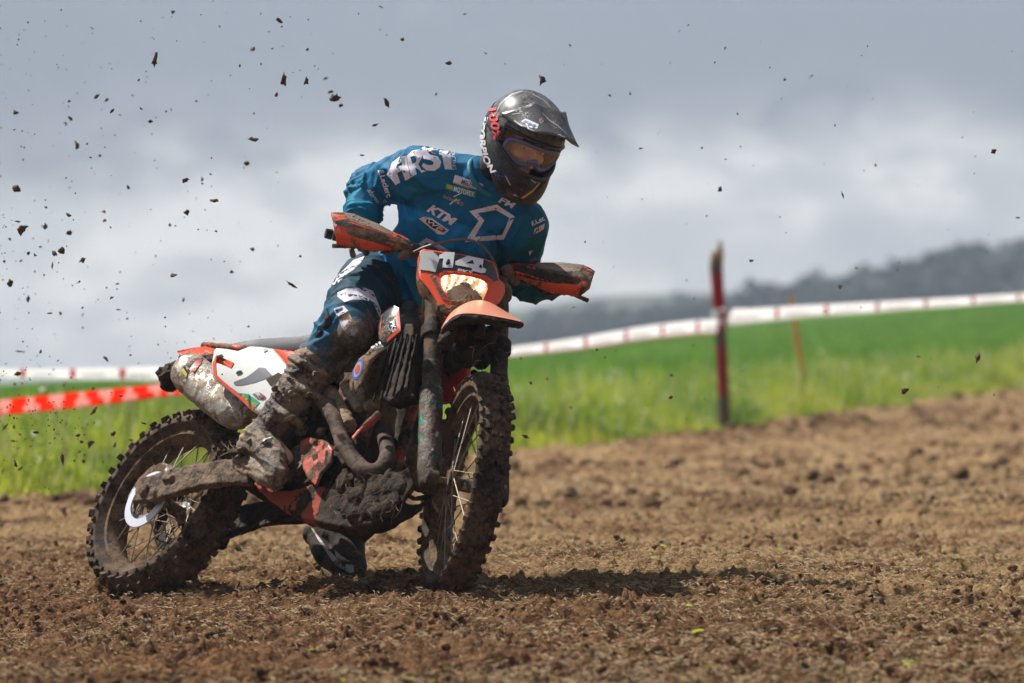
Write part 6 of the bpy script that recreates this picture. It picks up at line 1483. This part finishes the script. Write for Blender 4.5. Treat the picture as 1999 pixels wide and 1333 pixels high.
# ================================================================== CLODS IN THE AIR
BIG = [(302,117,14), (544,40,8), (554,157,11), (598,158,11), (653,192,11), (755,201,9), (877,122,11), (1059,155,11), (495,272,13), (32,367,11), (134,420,11), (42,447,10), (107,495,10), (121,489,9), (20,554,12), (361,352,9), (418,391,9), (1765,762,13), (1909,697,9), (568,555,9)]
MID = [(189,188,7,1.8), (209,195,5), (219,216,6), (234,224,4), (138,231,7), (128,240,6), (30,220,7), (294,237,8), (151,284,8), (177,307,4), (195,304,4), (275,212,5), (259,186,4), (271,156,3), (324,217,4), (337,23,4), (180,55,4), (468,128,4), (495,95,4), (298,73,3), (135,197,5), (531,95,6), (550,52,3), (635,153,7), (540,185,5), (646,179,6), (665,205,6), (851,184,5), (732,244,6), (743,13,4), (907,27,4), (786,77,4), (948,104,5), (600,96,4), (482,319,6), (706,303,6), (485,637,4), (586,500,7), (493,487,6), (986,124,3), (1113,88,3), (1190,186,5), (1230,183,4), (1395,122,4), (1532,155,4), (1585,148,4), (1250,290,4), (1406,370,5), (1645,380,6), (1709,322,4), (1940,295,6), (1987,425,6), (1466,509,6), (1672,523,6),
 (364,414,8), (411,340,6), (395,350,4), (395,358,4), (331,439,5), (422,451,5), (358,585,7), (339,537,8), (452,530,8), (250,365,5), (161,615,4), (161,601,3), (229,554,4), (230,604,5), (19,466,5), (79,482,5), (55,494,5), (65,465,4), (68,498,4), (41,509,4), (8,510,4), (68,530,4), (35,432,6), (135,454,7), (90,404,6), (89,442,6), (102,519,6), (162,507,7), (55,583,7), (98,611,6), (118,611,5), (218,581,7), (203,413,5), (216,444,4), (204,430,4),
 (34,730,9), (29,749,4), (182,758,6), (236,773,4), (37,686,6), (79,686,6), (207,700,8), (10,833,8), (27,833,5), (70,844,6), (26,860,6), (221,847,8), (224,868,8,2.2), (152,850,6), (160,862,6), (176,865,8), (96,831,4), (163,900,5), (201,901,4), (155,882,5), (281,826,5), (256,859,5), (30,905,8), (39,915,8), (122,893,6,2), (183,802,5,2),
 (1794,696,6), (1311,732,5), (1181,697,5), (1165,683,4), (1068,739,6), (1036,747,4), (1017,700,4), (1309,776,6), (1115,795,5), (1026,852,8), (1302,910,4), (1120,600,3), (1640,560,5)]
CL = [lump_mesh(40+i, 2) for i in range(10)]
def big_mesh(i):
    v, f = CL[i % 10]; r_ = random.Random(i*7+1); v = v.copy(); k = np.array([r_.uniform(.35, 1.3) for _ in range(3)]); v = v*k
    d = np.array([noise.noise(Vector((x*2.6+i*3.3, y*2.6, z*2.6))) for x, y, z in v]); v = v*(1+1.15*d)[:, None]
    me = bpy.data.meshes.new('mud_clod'); me.from_pydata(v.tolist(), [], [tuple(x) for x in f]); me.update(); me.shade_smooth(); me.materials.append(m_fly); return me
m_fly = mat_mud('flying mud', (.27, .18, .11), (.065, .045, .030), .85, .7)
VM = [big_mesh(i) for i in range(16)]
def clod(px, py, r, label, group, Y=None, st=1., i=0):
    Yc = Y if Y is not None else 18.1
    o = bpy.data.objects.new('mud_clod', VM[i % 16]); COL.objects.link(o); o.location = P(px, py, Yc); s = r/FPX*Yc*.78
    o.scale = (s, s, s*st); o.rotation_euler = (random.uniform(-.6, .6), random.uniform(-.6, .6) if st > 1 else random.uniform(0, 6), random.uniform(0, 6)); return tag(o, label, 'mud clod', group)
labs = ['largest dark mud clod high in the sky at upper left, alone', 'mud clod near the top edge of the sky, left of centre', 'wide mud clod at left of the row of three above the shoulder', 'upright mud clod, middle of the row of three above the shoulder', 'curved flake of mud just below the row of three clods',
 'tilted mud clod in the sky above the teal shoulder', 'forked mud clod in the sky between shoulder and helmet, upper', 'elongated mud clod in the sky directly above the black helmet', 'ragged reddish mud clod with a spike, left of the shoulder', 'arrow-shaped mud clod at the left edge, below the grey cloud',
 'winged mud clod in the pale cloud far left, right of a round one', 'round dark mud clod low in the pale sky near the left edge', 'upright dark mud clod, left one of a close pair', 'wedge-shaped mud clod, right one of a close pair', 'squarish large mud clod at the left edge just over the horizon haze',
 'chunky mud clod in front of the pale cloud left of the sleeve', 'long tapering mud clod left of the upper sleeve', 'big sunlit brown clod flying low over the grass at right', 'upright dark clod over the grass near the right edge', 'oval mud clod in the sky left of the orange handguard']
for i, (q, lb) in enumerate(zip(BIG, labs)): clod(q[0], q[1], q[2], lb, 'mud clods flying through the air', 18.0+.5*sin(i*2.3), 1., i)
LMK = [(302,117,'the lone clod at upper left'), (544,40,'the clod near the top edge'), (554,157,'the wide clod above the shoulder'), (598,158,'the upright middle clod of three'), (653,192,'the curved mud flake'), (755,201,'the tilted clod above the shoulder'), (877,122,'the forked clod'), (1059,155,'the clod above the helmet'), (495,272,'the ragged spiked clod'), (32,367,'the arrow-shaped clod'), (134,420,'the winged clod'), (42,447,'the round low clod at left'), (107,495,'the close pair of clods'), (20,554,'the squarish clod at the left edge'), (361,352,'the chunky clod'), (418,391,'the tapering clod'), (568,555,'the oval clod left of the handguard'), (1765,762,'the big sunlit clod at right'), (1909,697,'the upright clod at right'), (1020,200,'the helmet'), (335,745,'the exhaust tip'), (1405,500,'the splintered stake top'), (1413,700,'the stake shaft'), (1555,600,'the thin orange stake'), (1150,545,'the right-hand orange handguard'), (210,920,'the rear wheel rim'), (990,800,'the front tyre'), (80,730,'the left white tape'), (80,790,'the red tape'), (80,900,'the grass at lower left'), (1700,300,'the bright cloud at right'), (1700,600,'the far right tape'), (1600,100,'the grey sky at upper right'), (1200,650,'the tape between wheel and stake')]
def lab(px, py, r=3):
    dx, dy, nm = min(((px-a, py-b_, n) for a, b_, n in LMK), key=lambda q: q[0]**2+q[1]**2); d = math.hypot(dx, dy); an = (math.degrees(math.atan2(-dy, dx))+360) % 360
    dr = ['to the right of', 'up and right of', 'above', 'up and left of', 'to the left of', 'down and left of', 'below', 'down and right of'][int((an+22.5)//45) % 8]
    if nm.startswith('the grass') or nm.startswith('the grey') or nm.startswith('the bright'): pass
    return ('tiny mud speck ' if r < 3.2 else 'small mud crumb ' if r < 5.5 else 'mud clod ')+('close ' if d < 40 else '' if d < 90 else 'well ')+dr+' '+nm
def lab_old(px, py):
    if px < 980: return 'small mud clod in the air over the sky left of the helmet' if py < 700 else 'small mud clod in the air over the grass left of the rear wheel'
    return 'small mud clod in the air over the sky right of the helmet' if py < 590 else 'small mud clod in the air over the grass right of the front wheel'
for i, q in enumerate(MID): clod(q[0], q[1], q[2]*.9, lab(q[0], q[1], q[2]*.9), 'mud clods flying through the air', 18.3+2.4*sin(i*1.7), q[3] if len(q) > 3 else 1., i+3)
rs = random.Random(5)
for i in range(146):
    px = rs.random()**1.4*700; py = rs.random()*900
    if i > 120: px = rs.uniform(1000, 1990); py = rs.uniform(50, 880)
    if 560 < px < 1130 and py > 200: px = rs.uniform(0, 330)
    if py > 780 and px > 180 and px < 980: px = rs.uniform(0, 170)
    clod(px, py, rs.uniform(1.4, 2.9), lab(px, py, 2), 'mud clods flying through the air', 18.1+rs.uniform(-2.2, 4), 1., i)

rs = random.Random(12); gs = G()
for i in range(520):        # spray too fine and dense to count
    px = rs.random()**1.6*760; py = rs.random()*960
    if i > 430: px = rs.uniform(1000, 1995); py = rs.uniform(30, 900)
    elif i > 300: px = abs(rs.gauss(90, 75)); py = rs.gauss(840, 60)
    if 560 < px < 1130 and py > 190: continue
    if py > 790 and 190 < px < 980: continue
    Yc = rs.uniform(15.2, 23); c = P(px, py, Yc); r_ = rs.uniform(.7, 2.0)/FPX*Yc; v, f = LM[i % 8]
    gs.add([c+np.array(q)*r_*np.array((rs.uniform(.5, 1.3), 1, rs.uniform(.5, 1.5))) for q in v], [tuple(q) for q in f])
sp_o = build('mud_specks', gs, m_fly, smooth=0, fixn=False); tag(sp_o, 'fine spray of mud specks thrown up by the rear wheel', 'mud specks', kind='stuff')

# ================================================================== AIR
hz = G(); hz.box((0, 505, 26), (1820, 1110, 92))
mh_ = bpy.data.materials.new('haze air'); mh_.use_nodes = True; nt = mh_.node_tree; nt.nodes.clear()
pv = nn(nt, 'ShaderNodeVolumePrincipled'); pv.inputs['Color'].default_value = (.70, .82, 1.0, 1); pv.inputs['Density'].default_value = .00055; pv.inputs['Anisotropy'].default_value = .2
oo = nn(nt, 'ShaderNodeOutputMaterial'); nt.links.new(pv.outputs[0], oo.inputs['Volume'])
hazeo = build('haze', hz, mh_, smooth=0); tag(hazeo, 'thin pale haze over the valley', 'haze', kind='stuff')
bpy.context.view_layer.update()
